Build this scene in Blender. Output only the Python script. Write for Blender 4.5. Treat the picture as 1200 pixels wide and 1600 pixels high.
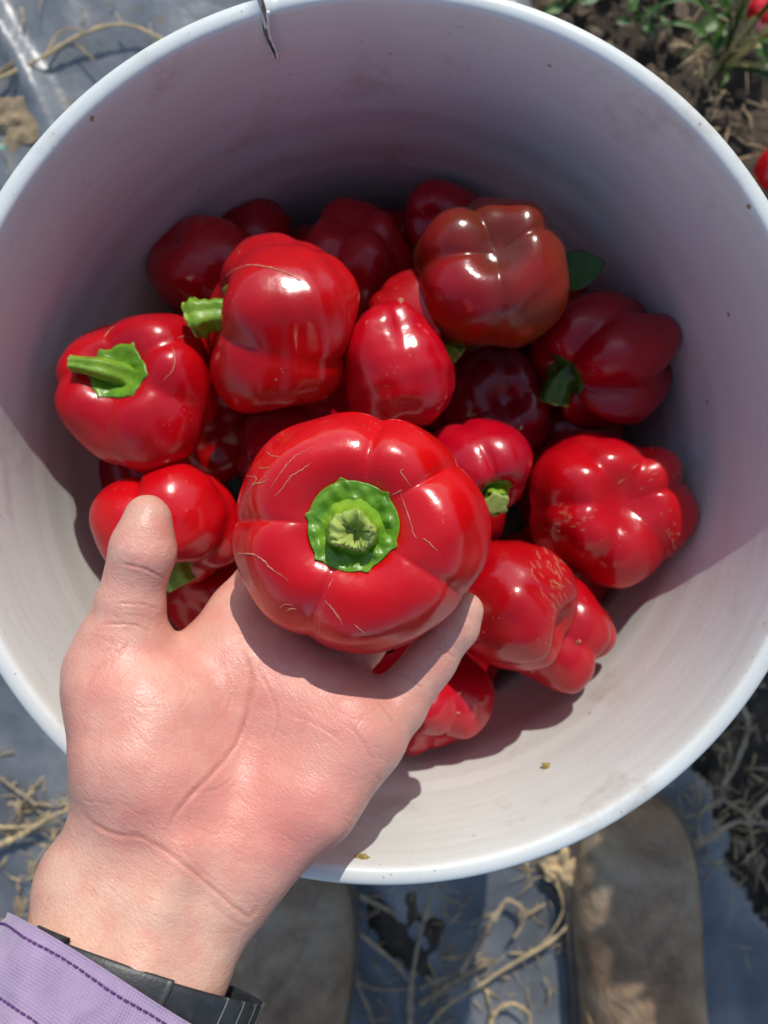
import bpy, bmesh, math, random
import numpy as np
from mathutils import Vector, Matrix
from mathutils.bvhtree import BVHTree

for o in list(bpy.data.objects):
    bpy.data.objects.remove(o)
SC = bpy.context.scene
COL = SC.collection
R_ = math.radians
PI = math.pi

# ------------------------------------------------------------------ camera
F = 1190.0                       # focal length in photograph pixels (1200 x 1600)
RIM_Z = 0.37                     # height of the pail's rim above the ground
RC = np.array([0.0019, 0.0244, -0.2542])           # rim centre seen from the camera
_n = np.array([0.0278, -0.0203, 0.0]); _n[2] = math.sqrt(1 - _n @ _n)
_e1 = np.cross([0, 1, 0], _n); _e1 /= np.linalg.norm(_e1)
_e2 = np.cross(_n, _e1)
B = np.array([_e1, _e2, _n])     # camera axes -> world axes
CAM = B @ (-RC) + np.array([0, 0, RIM_Z])


def c2w(p):
    return B @ (np.asarray(p, float) - RC) + np.array([0, 0, RIM_Z])


def cp(u, v, Z):
    """point at picture position (u, v), Z metres in front of the lens, in lens axes"""
    return np.array([(u - 600) / F * Z, -(v - 800) / F * Z, -Z])


def wp(u, v, Z):
    return c2w(cp(u, v, Z))


def gp(u, v, h=0.0):
    """point on the ground (raised by h) under a picture position"""
    d = B @ cp(u, v, 1.0)
    t = (h - CAM[2]) / d[2]
    return CAM + d * t


cam_d = bpy.data.cameras.new('camera')
cam_d.sensor_width = 36
cam_d.lens = 36 * F / 1600
cam_d.clip_start = 0.01
cam_d.clip_end = 100
cam_d.dof.use_dof = True
cam_d.dof.focus_distance = 0.222
cam_d.dof.aperture_fstop = 11.0
cam = bpy.data.objects.new('camera', cam_d)
COL.objects.link(cam)
m4 = Matrix.Identity(4)
for i in range(3):
    for j in range(3):
        m4[i][j] = B[i, j]
    m4[i][3] = CAM[i]
cam.matrix_world = m4
SC.camera = cam

# ------------------------------------------------------------------ sky, sun, exposure
SUN_AZ, SUN_EL = 80.0, 40.0      # azimuth counter-clockwise from +X
w = bpy.data.worlds.new('World')
SC.world = w
w.use_nodes = True
nt = w.node_tree
bg = nt.nodes['Background']
sky = nt.nodes.new('ShaderNodeTexSky')
sky.sky_type = 'NISHITA'
sky.sun_disc = False
sky.sun_elevation = R_(SUN_EL)
sky.sun_rotation = R_(90 - SUN_AZ)
sky.altitude = 200
sky.dust_density = 0.8
sky.ozone_density = 0.6
nt.links.new(sky.outputs[0], bg.inputs[0])
bg.inputs[1].default_value = 0.15
sd = bpy.data.lights.new('sun', 'SUN')
sd.energy = 2.85
sd.angle = R_(0.53)
sd.color = (1.0, 0.955, 0.89)
sun = bpy.data.objects.new('sun', sd)
COL.objects.link(sun)
ldir = Vector((math.cos(R_(SUN_EL)) * math.cos(R_(SUN_AZ)), math.cos(R_(SUN_EL)) * math.sin(R_(SUN_AZ)), math.sin(R_(SUN_EL))))
sun.rotation_euler = ldir.to_track_quat('Z', 'Y').to_euler()
sun.location = ldir * 5
SC.view_settings.view_transform = 'Standard'
SC.view_settings.look = 'None'
SC.view_settings.gamma = 1
SC.view_settings.use_curve_mapping = False
SC.view_settings.exposure = 0.12
SC.render.engine = 'CYCLES'
SC.cycles.use_denoising = True
SC.cycles.max_bounces = 6
SC.cycles.diffuse_bounces = 4
SC.cycles.glossy_bounces = 3
SC.cycles.use_adaptive_sampling = True
SC.cycles.adaptive_threshold = 0.02
SC.cycles.sample_clamp_indirect = 6
SC.cycles.caustics_reflective = False
SC.cycles.caustics_refractive = False


# ------------------------------------------------------------------ helpers
def mesh_obj(name, verts, faces, mat, parent=None, smooth=True):
    me = bpy.data.meshes.new(name)
    me.from_pydata([tuple(map(float, v)) for v in verts], [], [tuple(map(int, f)) for f in faces])
    me.update()
    if smooth:
        me.polygons.foreach_set('use_smooth', [True] * len(me.polygons))
    if mat is not None:
        me.materials.append(mat)
    o = bpy.data.objects.new(name, me)
    COL.objects.link(o)
    if parent is not None:
        o.parent = parent
    return o


def empty(name, loc=(0, 0, 0)):
    o = bpy.data.objects.new(name, None)
    o.empty_display_size = 0.02
    o.location = loc
    COL.objects.link(o)
    return o


def tag(o, label=None, cat=None, group=None, kind=None):
    if label: o['label'] = label
    if cat: o['category'] = cat
    if group: o['group'] = group
    if kind: o['kind'] = kind
    return o


def grid_faces(nu, nv, wrap_v=True):
    f = []
    for i in range(nu - 1):
        for j in range(nv if wrap_v else nv - 1):
            j2 = (j + 1) % nv
            f.append((i * nv + j, i * nv + j2, (i + 1) * nv + j2, (i + 1) * nv + j))
    return f


def smooth_path(pts, n):
    """Catmull-Rom through pts, n samples"""
    P = np.asarray(pts, float)
    if len(P) == 2:
        t = np.linspace(0, 1, n)[:, None]
        return P[0] * (1 - t) + P[1] * t
    Q = np.vstack([2 * P[0] - P[1], P, 2 * P[-1] - P[-2]])
    out = []
    for s in np.linspace(0, len(P) - 1 - 1e-6, n):
        i = int(s); t = s - i
        a, b, c, d = Q[i], Q[i + 1], Q[i + 2], Q[i + 3]
        out.append(.5 * ((2 * b) + (c - a) * t + (2 * a - 5 * b + 4 * c - d) * t * t + (3 * b - a - 3 * c + d) * t ** 3))
    return np.array(out)


def tube_geo(path, radii, ns=8, flat=1.0, cap=True, rib=None):
    path = np.asarray(path, float)
    n = len(path)
    radii = np.broadcast_to(np.asarray(radii, float), (n,))
    tan = np.gradient(path, axis=0)
    tan /= np.linalg.norm(tan, axis=1)[:, None] + 1e-12
    ref = np.array([0, 0, 1.0]) if abs(tan[0][2]) < .9 else np.array([1.0, 0, 0])
    x = np.cross(ref, tan[0]); x /= np.linalg.norm(x)
    V = []
    for i in range(n):
        x = x - tan[i] * (x @ tan[i]); x /= np.linalg.norm(x) + 1e-12
        y = np.cross(tan[i], x)
        for k in range(ns):
            a = 2 * PI * k / ns
            r = radii[i] * (1 if rib is None else rib(a))
            V.append(path[i] + r * (math.cos(a) * x + flat * math.sin(a) * y))
    Fc = grid_faces(n, ns)
    if cap:
        Fc.append(tuple(range(ns))[::-1])
        Fc.append(tuple((n - 1) * ns + k for k in range(ns)))
    return V, Fc


def join_geo(geos):
    V, Fc = [], []
    for v, f in geos:
        k = len(V)
        V.extend(v)
        Fc.extend([tuple(i + k for i in q) for q in f])
    return V, Fc


# ------------------------------------------------------------------ materials
class NT:
    def __init__(self, name):
        self.m = bpy.data.materials.new(name)
        self.m.use_nodes = True
        self.t = self.m.node_tree
        self.b = self.t.nodes['Principled BSDF']
        self.tc = self.n('ShaderNodeTexCoord')

    def n(self, typ, **kw):
        o = self.t.nodes.new(typ)
        for k, v in kw.items():
            setattr(o, k, v)
        return o

    def l(self, a, b):
        self.t.links.new(a, b)

    def s(self, **kw):
        for k, v in kw.items():
            self.b.inputs[k.replace('_', ' ')].default_value = v

    def noise(self, scale, detail=4, rough=.55, vec=None, dist=0):
        o = self.n('ShaderNodeTexNoise')
        o.inputs['Scale'].default_value = scale
        o.inputs['Detail'].default_value = detail
        o.inputs['Roughness'].default_value = rough
        o.inputs['Distortion'].default_value = dist
        self.l(vec or self.tc.outputs['Object'], o.inputs['Vector'])
        return o.outputs['Fac']

    def vor(self, scale, feature='F1', vec=None, rnd=1.0):
        o = self.n('ShaderNodeTexVoronoi', feature=feature)
        o.inputs['Scale'].default_value = scale
        o.inputs['Randomness'].default_value = rnd
        self.l(vec or self.tc.outputs['Object'], o.inputs['Vector'])
        return o.outputs['Distance']

    def ramp(self, fac, stops):
        o = self.n('ShaderNodeValToRGB')
        e = o.color_ramp.elements
        while len(e) < len(stops):
            e.new(0.5)
        for k, (p, c) in enumerate(stops):
            e[k].position = p
            e[k].color = (*c, 1) if len(c) == 3 else c
        self.l(fac, o.inputs[0])
        return o.outputs[0]

    def mix(self, fac, a, b, mode='MIX'):
        o = self.n('ShaderNodeMix', data_type='RGBA', blend_type=mode)
        for sock, val in ((o.inputs[0], fac), (o.inputs[6], a), (o.inputs[7], b)):
            if isinstance(val, (int, float)):
                sock.default_value = val
            elif isinstance(val, tuple):
                sock.default_value = (*val, 1) if len(val) == 3 else val
            else:
                self.l(val, sock)
        return o.outputs[2]

    def math(self, op, a, b=0.0, clamp=False):
        o = self.n('ShaderNodeMath', operation=op, use_clamp=clamp)
        for sock, val in ((o.inputs[0], a), (o.inputs[1], b)):
            if isinstance(val, (int, float)):
                sock.default_value = val
            else:
                self.l(val, sock)
        return o.outputs[0]

    def bump(self, h, strength=.3, dist=.001, prev=None):
        o = self.n('ShaderNodeBump')
        o.inputs['Strength'].default_value = strength
        o.inputs['Distance'].default_value = dist
        self.l(h, o.inputs['Height'])
        if prev is not None:
            self.l(prev, o.inputs['Normal'])
        return o.outputs[0]

    def mapping(self, scale=(1, 1, 1), rot=(0, 0, 0), src='Object'):
        o = self.n('ShaderNodeMapping')
        o.inputs['Scale'].default_value = scale
        o.inputs['Rotation'].default_value = rot
        self.l(self.tc.outputs[src], o.inputs['Vector'])
        return o.outputs[0]

    def col(self, c):
        self.l(c, self.b.inputs['Base Color'])

    def nor(self, c):
        self.l(c, self.b.inputs['Normal'])


BW, WH = (0, 0, 0), (1, 1, 1)


def mat_plain(name, c, rough=.6, var=.25, scale=80, bump=.2, bdist=.0006, spec=.5):
    t = NT(name)
    f = t.noise(scale, 5)
    t.col(t.ramp(f, [(.3, tuple(x * (1 - var) for x in c)), (.7, tuple(min(1, x * (1 + var)) for x in c))]))
    t.s(Roughness=rough)
    t.b.inputs['Specular IOR Level'].default_value = spec
    if bump:
        t.nor(t.bump(t.noise(scale * 4, 4), bump, bdist))
    return t.m


def mat_pepper(name, c1, c2, kind='red', speck=0.25, seed=0.0):
    t = NT(name)
    info = t.n('ShaderNodeObjectInfo')
    off = t.n('ShaderNodeVectorMath', operation='ADD')
    t.l(t.tc.outputs['Object'], off.inputs[0])
    t.l(info.outputs['Location'], off.inputs[1])
    vec = off.outputs[0]
    big = t.noise(22, 3, .5, vec)
    c = t.ramp(big, [(.35, c1), (.65, c2)])
    if kind == 'ripening':
        g = t.noise(26, 2, .5, vec, .6)
        sep = t.n('ShaderNodeSeparateXYZ')
        t.l(t.tc.outputs['Object'], sep.inputs[0])
        # green-brown shoulders away from the blossom end, red around it
        h = t.math('ADD', t.math('MULTIPLY', sep.outputs[2], 19.0), g)
        c = t.ramp(h, [(.05, (.36, .003, .008)), (.26, (.28, .005, .005)), (.36, (.26, .030, .001)), (.46, (.07, .040, .001)), (.6, (.030, .042, .002))])
        g2 = t.ramp(t.noise(15, 2, .5, vec), [(.46, BW), (.58, WH)])
        c = t.mix(t.math('MULTIPLY', g2, .6), c, (.030, .030, .002))
        lx = t.ramp(t.math('SUBTRACT', t.math('MULTIPLY', sep.outputs[0], -14.0), .05), [(.1, BW), (.4, WH)])
        c = t.mix(t.math('MULTIPLY', lx, .35), c, (.42, .055, .002))
    hs = t.n('ShaderNodeHueSaturation')
    mr = t.n('ShaderNodeMapRange'); mr.inputs[3].default_value = .82; mr.inputs[4].default_value = 1.15
    t.l(info.outputs['Random'], mr.inputs[0]); t.l(mr.outputs[0], hs.inputs['Value'])
    mr2 = t.n('ShaderNodeMapRange'); mr2.inputs[3].default_value = .496; mr2.inputs[4].default_value = .502
    t.l(t.math('FRACT', t.math('MULTIPLY', info.outputs['Random'], 7.31)), mr2.inputs[0]); t.l(mr2.outputs[0], hs.inputs['Hue'])
    t.l(c, hs.inputs['Color'])
    if kind != 'even': c = hs.outputs[0]
    # pale corky freckles, fine and rare
    v = t.vor(420, vec=vec)
    dots = t.ramp(v, [(.13, WH), (.2, BW)])
    patch = t.ramp(t.noise(45, 2, .5, vec), [(.58, BW), (.68, WH)])
    dm = t.math('MULTIPLY', t.math('MULTIPLY', dots, patch), speck)
    c = t.mix(dm, c, (.62, .3, .2))
    # dusty bloom
    dust = t.ramp(t.noise(60, 5, .65, vec), [(.5, BW), (.8, WH)])
    c = t.mix(t.math('MULTIPLY', dust, .06), c, (.5, .2, .18))
    t.col(c)
    t.l(t.ramp(t.noise(70, 5, .6, vec), [(.32, (.13,) * 3), (.75, (.31,) * 3)]), t.b.inputs['Roughness'])
    t.b.inputs['Specular IOR Level'].default_value = .55
    b = t.bump(t.noise(70, 3, .5, vec), .30, .0016)
    b = t.bump(t.noise(320, 3, .55, vec), .16, .0004, b)
    b = t.bump(t.noise(1100, 3, .6, vec), .16, .0002, b)
    b = t.bump(dm, .5, .0004, b)
    t.nor(b)
    return t.m


M = {}
M['red'] = mat_pepper('pepper_red', (.50, .0015, .009), (.64, .0025, .007))
M['red_held'] = mat_pepper('pepper_red_held', (.52, .0015, .005), (.66, .003, .004), kind='even')
M['red_speck'] = mat_pepper('pepper_red_freckled', (.46, .002, .008), (.58, .003, .006), speck=.9)
M['deep'] = mat_pepper('pepper_deep_red', (.42, .002, .008), (.54, .003, .006), speck=.6)
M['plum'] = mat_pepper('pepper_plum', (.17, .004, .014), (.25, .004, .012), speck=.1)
M['ripening'] = mat_pepper('pepper_ripening', (.3, .01, .01), (.3, .03, .01), kind='ripening', speck=.1)


def mat_green(name, c1, c2, rough=.4):
    t = NT(name)
    f = t.noise(180, 4)
    t.col(t.ramp(f, [(.3, c1), (.7, c2)]))
    t.s(Roughness=rough, Subsurface_Weight=.1, Subsurface_Scale=.003)
    t.nor(t.bump(t.noise(420, 4), .5, .0006))
    return t.m


M['calyx'] = mat_green('calyx_green', (.075, .21, .008), (.18, .36, .022), .33)
M['calyx_dark'] = mat_green('calyx_dark_green', (.03, .10, .006), (.07, .18, .012), .4)
M['stem'] = mat_green('stem_green', (.12, .27, .012), (.27, .44, .03), .4)
M['stem_cut'] = mat_green('stem_cut', (.24, .34, .05), (.42, .50, .12), .6)
M['cork'] = mat_plain('cork_scar', (.58, .22, .13), .8, .3, 900, .3, .0002)
M['leaf'] = mat_green('leaf_green', (.02, .075, .008), (.05, .14, .015), .45)
M['grass'] = mat_green('grass_green', (.035, .10, .012), (.10, .20, .035), .5)
M['grass_dry'] = mat_plain('grass_dry', (.42, .36, .16), .7, .3, 200)
M['vine'] = mat_plain('dry_vine', (.34, .26, .17), .85, .4, 90, .6, .0012)
M['vine_pale'] = mat_plain('dry_vine_pale', (.50, .37, .20), .85, .35, 90, .6, .0012)
M['husk'] = mat_plain('dry_husk', (.33, .25, .15), .95, .4, 160, .8, .002)
M['clod'] = mat_plain('soil_clod', (.16, .115, .075), .95, .4, 120, .9, .002)
M['crumb'] = mat_plain('crumb', (.30, .23, .07), .9, .4, 500, .6, .0005)
M['teal'] = mat_plain('teal_plastic', (.10, .32, .26), .5, .3, 100)
M['red_scrap'] = mat_plain('red_scrap', (.50, .03, .03), .4, .3, 60)
M['pink_scrap'] = mat_plain('pink_scrap', (.48, .16, .18), .5, .3, 60)


def mat_pail(name='white_plastic', lo=(.70, .735, .69), hi=(.76, .795, .745)):
    t = NT(name)
    base = t.ramp(t.noise(9, 3), [(.3, lo), (.7, hi)])
    # brushed dust streaks running round the wall
    mp = t.mapping((14, 14, 130))
    st = t.ramp(t.noise(1.0, 5, .6, mp), [(.45, BW), (.8, WH)])
    c = t.mix(t.math('MULTIPLY', st, .12), base, (.55, .48, .40))
    # brown smudges
    sm = t.ramp(t.noise(26, 6, .7), [(.58, BW), (.72, WH)])
    c = t.mix(t.math('MULTIPLY', sm, .38), c, (.36, .24, .14))
    scr = t.ramp(t.noise(1.0, 3, .6, t.mapping((60, 60, 700), (.5, .25, 0)), 1.5), [(.66, BW), (.72, WH)])
    c = t.mix(t.math('MULTIPLY', t.math('MULTIPLY', scr, t.ramp(t.noise(12, 2), [(.48, BW), (.6, WH)])), .35), c, (.42, .36, .30))
    grey = t.ramp(t.noise(6, 5, .65), [(.42, BW), (.7, WH)])
    c = t.mix(t.math('MULTIPLY', grey, .24), c, (.48, .47, .42))
    # specks of soil
    d = t.ramp(t.vor(75), [(.05, WH), (.085, BW)])
    gate = t.ramp(t.noise(17, 2), [(.50, BW), (.60, WH)])
    c = t.mix(t.math('MULTIPLY', t.math('MULTIPLY', d, gate), .8), c, (.20, .12, .06))
    d2 = t.ramp(t.vor(260), [(.07, WH), (.12, BW)])
    gate2 = t.ramp(t.noise(30, 2), [(.46, BW), (.58, WH)])
    c = t.mix(t.math('MULTIPLY', t.math('MULTIPLY', d2, gate2), .5), c, (.25, .17, .09))
    t.col(c)
    t.l(t.ramp(t.noise(40, 5), [(.3, (.32,) * 3), (.7, (.5,) * 3)]), t.b.inputs['Roughness'])
    b = t.bump(t.noise(1.0, 4, .6, t.mapping((10, 10, 90))), .25, .0012)
    b = t.bump(t.noise(500, 3), .12, .0003, b)
    t.nor(b)
    return t.m


M['pail'] = mat_pail()
M['pail_sunlit_edge'] = mat_plain('sunlit_edge_plastic', (.86, .85, .80), .6, .06, 300, .2, .0003)  # paler plastic, painting sunlight on the edges of the crack
M['pail_lip'] = mat_pail('white_plastic_lip', (.68, .71, .67), (.76, .79, .745))


def mat_skin():
    t = NT('skin')
    at = t.n('ShaderNodeAttribute', attribute_name='tint')
    c = at.outputs['Color']
    mott = t.noise(120, 4, .6)
    c = t.mix(t.math('MULTIPLY', t.ramp(mott, [(.42, BW), (.66, WH)]), .45), c, (.70, .24, .18))
    blot = t.ramp(t.noise(48, 5, .65), [(.5, BW), (.68, WH)])
    c = t.mix(t.math('MULTIPLY', blot, .30), c, (.70, .22, .17))
    yel = t.ramp(t.noise(65, 3), [(.5, BW), (.75, WH)])
    c = t.mix(t.math('MULTIPLY', yel, .16), c, (.72, .52, .34))
    # fine lines tinted darker
    fine = t.vor(1000, 'DISTANCE_TO_EDGE')
    lines = t.ramp(fine, [(.0, WH), (.10, BW)])
    c = t.mix(t.math('MULTIPLY', lines, .20), c, (.45, .20, .14))
    t.col(c)
    t.l(t.ramp(t.noise(260, 4), [(.3, (.30,) * 3), (.7, (.50,) * 3)]), t.b.inputs['Roughness'])
    t.s(Subsurface_Weight=.08, Subsurface_Scale=.0025)
    t.b.inputs['Subsurface Radius'].default_value = (1, .38, .22)
    t.b.inputs['Specular IOR Level'].default_value = .42
    mp = t.mapping((1, 1, 1), (0, 0, R_(35)))
    mp2 = t.n('ShaderNodeMapping')
    mp2.inputs['Scale'].default_value = (420, 1500, 900)
    t.l(mp, mp2.inputs['Vector'])
    b = t.bump(t.noise(1.0, 3, .5, mp2.outputs[0]), .34, .0005)
    b = t.bump(fine, .34, .00035, b)
    b = t.bump(t.noise(300, 4), .30, .0008, b)
    t.nor(b)
    return t.m


M['skin'] = mat_skin()
M['nail'] = mat_plain('nail', (.66, .42, .34), .3, .1, 200, 0)


def mat_cloth(name, c1, c2, sc=2600, rough=.85):
    t = NT(name)
    f = t.noise(45, 5, .6)
    c = t.ramp(f, [(.3, c1), (.72, c2)])
    wv = t.n('ShaderNodeTexWave', bands_direction='X')
    wv.inputs['Scale'].default_value = sc / 6.28
    wv.inputs['Distortion'].default_value = 1.0
    t.l(t.tc.outputs['UV'], wv.inputs['Vector'])
    wv2 = t.n('ShaderNodeTexWave', bands_direction='Y')
    wv2.inputs['Scale'].default_value = sc / 6.28
    wv2.inputs['Distortion'].default_value = 1.0
    t.l(t.tc.outputs['UV'], wv2.inputs['Vector'])
    h = t.math('ADD', wv.outputs['Fac'], wv2.outputs['Fac'])
    c = t.mix(t.math('MULTIPLY', h, .10), c, tuple(x * .55 for x in c1))
    t.col(c)
    t.s(Roughness=rough)
    t.b.inputs['Sheen Weight'].default_value = .25
    b = t.bump(h, .35, .0003)
    b = t.bump(t.noise(160, 4), .4, .0012, b)
    t.nor(b)
    return t.m


M['cuff'] = mat_cloth('purple_cotton', (.33, .235, .37), (.47, .35, .49))
M['thread'] = mat_plain('thread', (.10, .03, .16), .8, .2, 900)
M['strap'] = mat_plain('black_rubber', (.022, .024, .026), .42, .3, 300, .25, .0003)
M['strap_edge'] = mat_plain('rubber_edge', (.16, .16, .15), .6, .2, 400)


def mat_fabric():
    t = NT('mulch_sheet')
    dust = t.noise(11, 6, .62)
    c = t.ramp(dust, [(.28, (.085, .098, .115)), (.50, (.17, .185, .20)), (.72, (.33, .335, .33))])
    br = t.n('ShaderNodeTexBrick')
    br.inputs['Scale'].default_value = 240
    br.inputs['Mortar Size'].default_value = .03
    br.inputs['Color1'].default_value = (1, 1, 1, 1)
    br.inputs['Color2'].default_value = (.75, .75, .75, 1)
    br.inputs['Mortar'].default_value = (.25, .25, .25, 1)
    t.l(t.mapping((1, 1, 1), (0, 0, R_(12))), br.inputs['Vector'])
    c = t.mix(.28, c, br.outputs['Color'], 'MULTIPLY')
    sp = t.ramp(t.vor(55), [(.12, WH), (.2, BW)])
    gate = t.ramp(t.noise(9, 3), [(.5, BW), (.62, WH)])
    c = t.mix(t.math('MULTIPLY', t.math('MULTIPLY', sp, gate), .8), c, (.20, .15, .10))
    t.col(c)
    t.s(Roughness=.34)
    b = t.bump(br.outputs['Fac'], -.25, .0006)
    b = t.bump(t.noise(30, 4), .4, .006, b)
    t.nor(b)
    return t.m


M['fabric'] = mat_fabric()


def mat_soil():
    t = NT('soil')
    c = t.ramp(t.noise(30, 8, .68), [(.3, (.035, .026, .019)), (.5, (.085, .062, .043)), (.72, (.20, .15, .10))])
    t.col(c)
    t.s(Roughness=.95)
    b = t.bump(t.noise(60, 8, .7), .9, .012)
    t.nor(b)
    return t.m


M['soil'] = mat_soil()


def mat_boot():
    t = NT('boot_leather')
    c = t.ramp(t.noise(16, 6, .62), [(.32, (.14, .085, .05)), (.5, (.33, .215, .125)), (.68, (.55, .41, .27))])
    sc = t.ramp(t.noise(9, 4, .6), [(.5, BW), (.72, WH)])
    c = t.mix(t.math('MULTIPLY', sc, .6), c, (.10, .08, .065))
    mud = t.ramp(t.noise(70, 5, .7), [(.55, BW), (.66, WH)])
    c = t.mix(t.math('MULTIPLY', mud, .55), c, (.36, .30, .22))
    t.col(c)
    t.s(Roughness=.72)
    b = t.bump(t.noise(34, 6, .6, None, 1.2), .9, .007)
    b = t.bump(t.noise(350, 4), .3, .0006, b)
    t.nor(b)
    return t.m


M['boot'] = mat_boot()
M['sole'] = mat_plain('boot_sole', (.10, .08, .065), .9, .3, 60)
M['lace'] = mat_plain('boot_stitch', (.42, .27, .12), .8, .2, 300)

# ------------------------------------------------------------------ ground
rng = np.random.default_rng(7)


def fbm2(x, y, seed, base, octs=5, gain=.5):
    r = np.random.default_rng(seed)
    z = np.zeros_like(x)
    a = 1.0
    f = base
    for o in range(octs):
        for k in range(5):
            th = r.uniform(0, 2 * PI); ph = r.uniform(0, 2 * PI)
            fr = f * r.uniform(.7, 1.4)
            z += a / 5 * np.sin((x * math.cos(th) + y * math.sin(th)) * fr + ph + 1.7 * np.sin((x * math.sin(th) - y * math.cos(th)) * fr * .6 + ph * 2))
        a *= gain; f *= 2.05
    return z


def ground_mesh():
    xs = np.concatenate([[-40, -12, -4, -1.6], np.linspace(-.8, .8, 230), [1.6, 4, 12, 40]])
    ys = np.concatenate([[-40, -12, -4, -1.6], np.linspace(-.9, .9, 250), [1.6, 4, 12, 40]])
    X, Y = np.meshgrid(xs, ys, indexing='ij')
    Zc = fbm2(X, Y, 3, 22, 5, .55) * .006 - .016
    far = np.maximum(np.abs(X), np.abs(Y)) > .85
    Zc[far] = -.016
    V = np.c_[X.ravel(), Y.ravel(), Zc.ravel()]
    return V, grid_faces(len(xs), len(ys), False)


v, f = ground_mesh()
tag(mesh_obj('ground', v, [q[::-1] for q in f], M['soil']), kind='structure')

# edge of the woven mulch sheet, seen on the right of the pail
EDGE = [gp(860, -400), gp(850, 0), gp(960, 450), gp(1075, 1000), gp(1085, 1150), gp(1120, 1290), gp(1165, 1370), gp(1215, 1470), gp(1300, 1750), gp(1350, 2100)]
EDGE_Y = np.array([p[1] for p in EDGE])[::-1]
EDGE_X = np.array([p[0] for p in EDGE])[::-1]
HOLE = gp(640, 1430)


def sheet_height(X, Y):
    z = .004 + .0045 * (1 + fbm2(X, Y, 11, 14, 4, .5)) + .0035 * (1 + np.sin(X * 70 + 2.2 * np.sin(Y * 9) + fbm2(X, Y, 5, 6, 2) * 3)) * .6
    q = X * .93 + Y * .36 + .02 * np.sin(Y * 17) + .012 * fbm2(X, Y, 21, 12, 3)
    for p_, a_, w_ in ((-.36, .014, .012), (-.31, .010, .009), (-.245, .016, .011), (-.20, .011, .008), (-.155, .013, .010), (-.10, .010, .010), (-.42, .012, .012), (.24, .010, .010)):
        z = z + a_ * np.exp(-((q - p_) / w_) ** 2) * (.55 + .45 * np.sin(Y * 14 + p_ * 60)) * np.clip((np.hypot(X, Y) - .15) / .05, 0, 1)
    return z * np.clip((np.hypot(X, Y) - .12) / .06, 0, 1) ** .5 + .0015


def sheet_mesh():
    xs = np.linspace(-.75, .42, 220); ys = np.linspace(-.85, .8, 300)
    X, Y = np.meshgrid(xs, ys, indexing='ij')
    ex = np.interp(Y, EDGE_Y, EDGE_X) + .006 * np.sin(Y * 60) + .004 * np.sin(Y * 143 + 1)
    Z = sheet_height(X, Y)
    hd = np.hypot((X - HOLE[0]) * 1.1, Y - HOLE[1]) + .006 * np.sin(9 * np.arctan2(Y - HOLE[1], X - HOLE[0]))
    keep = X < ex
    Z = Z + np.where(X > ex - .03, -(X - ex + .03) * .3, 0)
    n = len(ys)
    idx = lambda i, j: i * n + j
    Fc = []
    K = keep
    for i in range(len(xs) - 1):
        for j in range(n - 1):
            if K[i, j] and K[i + 1, j] and K[i, j + 1] and K[i + 1, j + 1]:
                Fc.append((idx(i, j), idx(i + 1, j), idx(i + 1, j + 1), idx(i, j + 1)))
    V = np.c_[X.ravel(), Y.ravel(), Z.ravel()]
    used = sorted({i for q in Fc for i in q})
    mp = {a: b for b, a in enumerate(used)}
    return V[used], [tuple(mp[i] for i in q) for q in Fc]


v, f = sheet_mesh()
sheet = mesh_obj('mulch_sheet', v, f, M['fabric'])
sol = sheet.modifiers.new('thick', 'SOLIDIFY'); sol.thickness = .0008; sol.offset = -1
tag(sheet, 'dusty dark blue-grey woven mulch sheet spread over the soil under the pail', 'ground sheet')


# ------------------------------------------------------------------ pail
PAIL_R = .152
PR_IN = .1448
TAPER = .045


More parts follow.
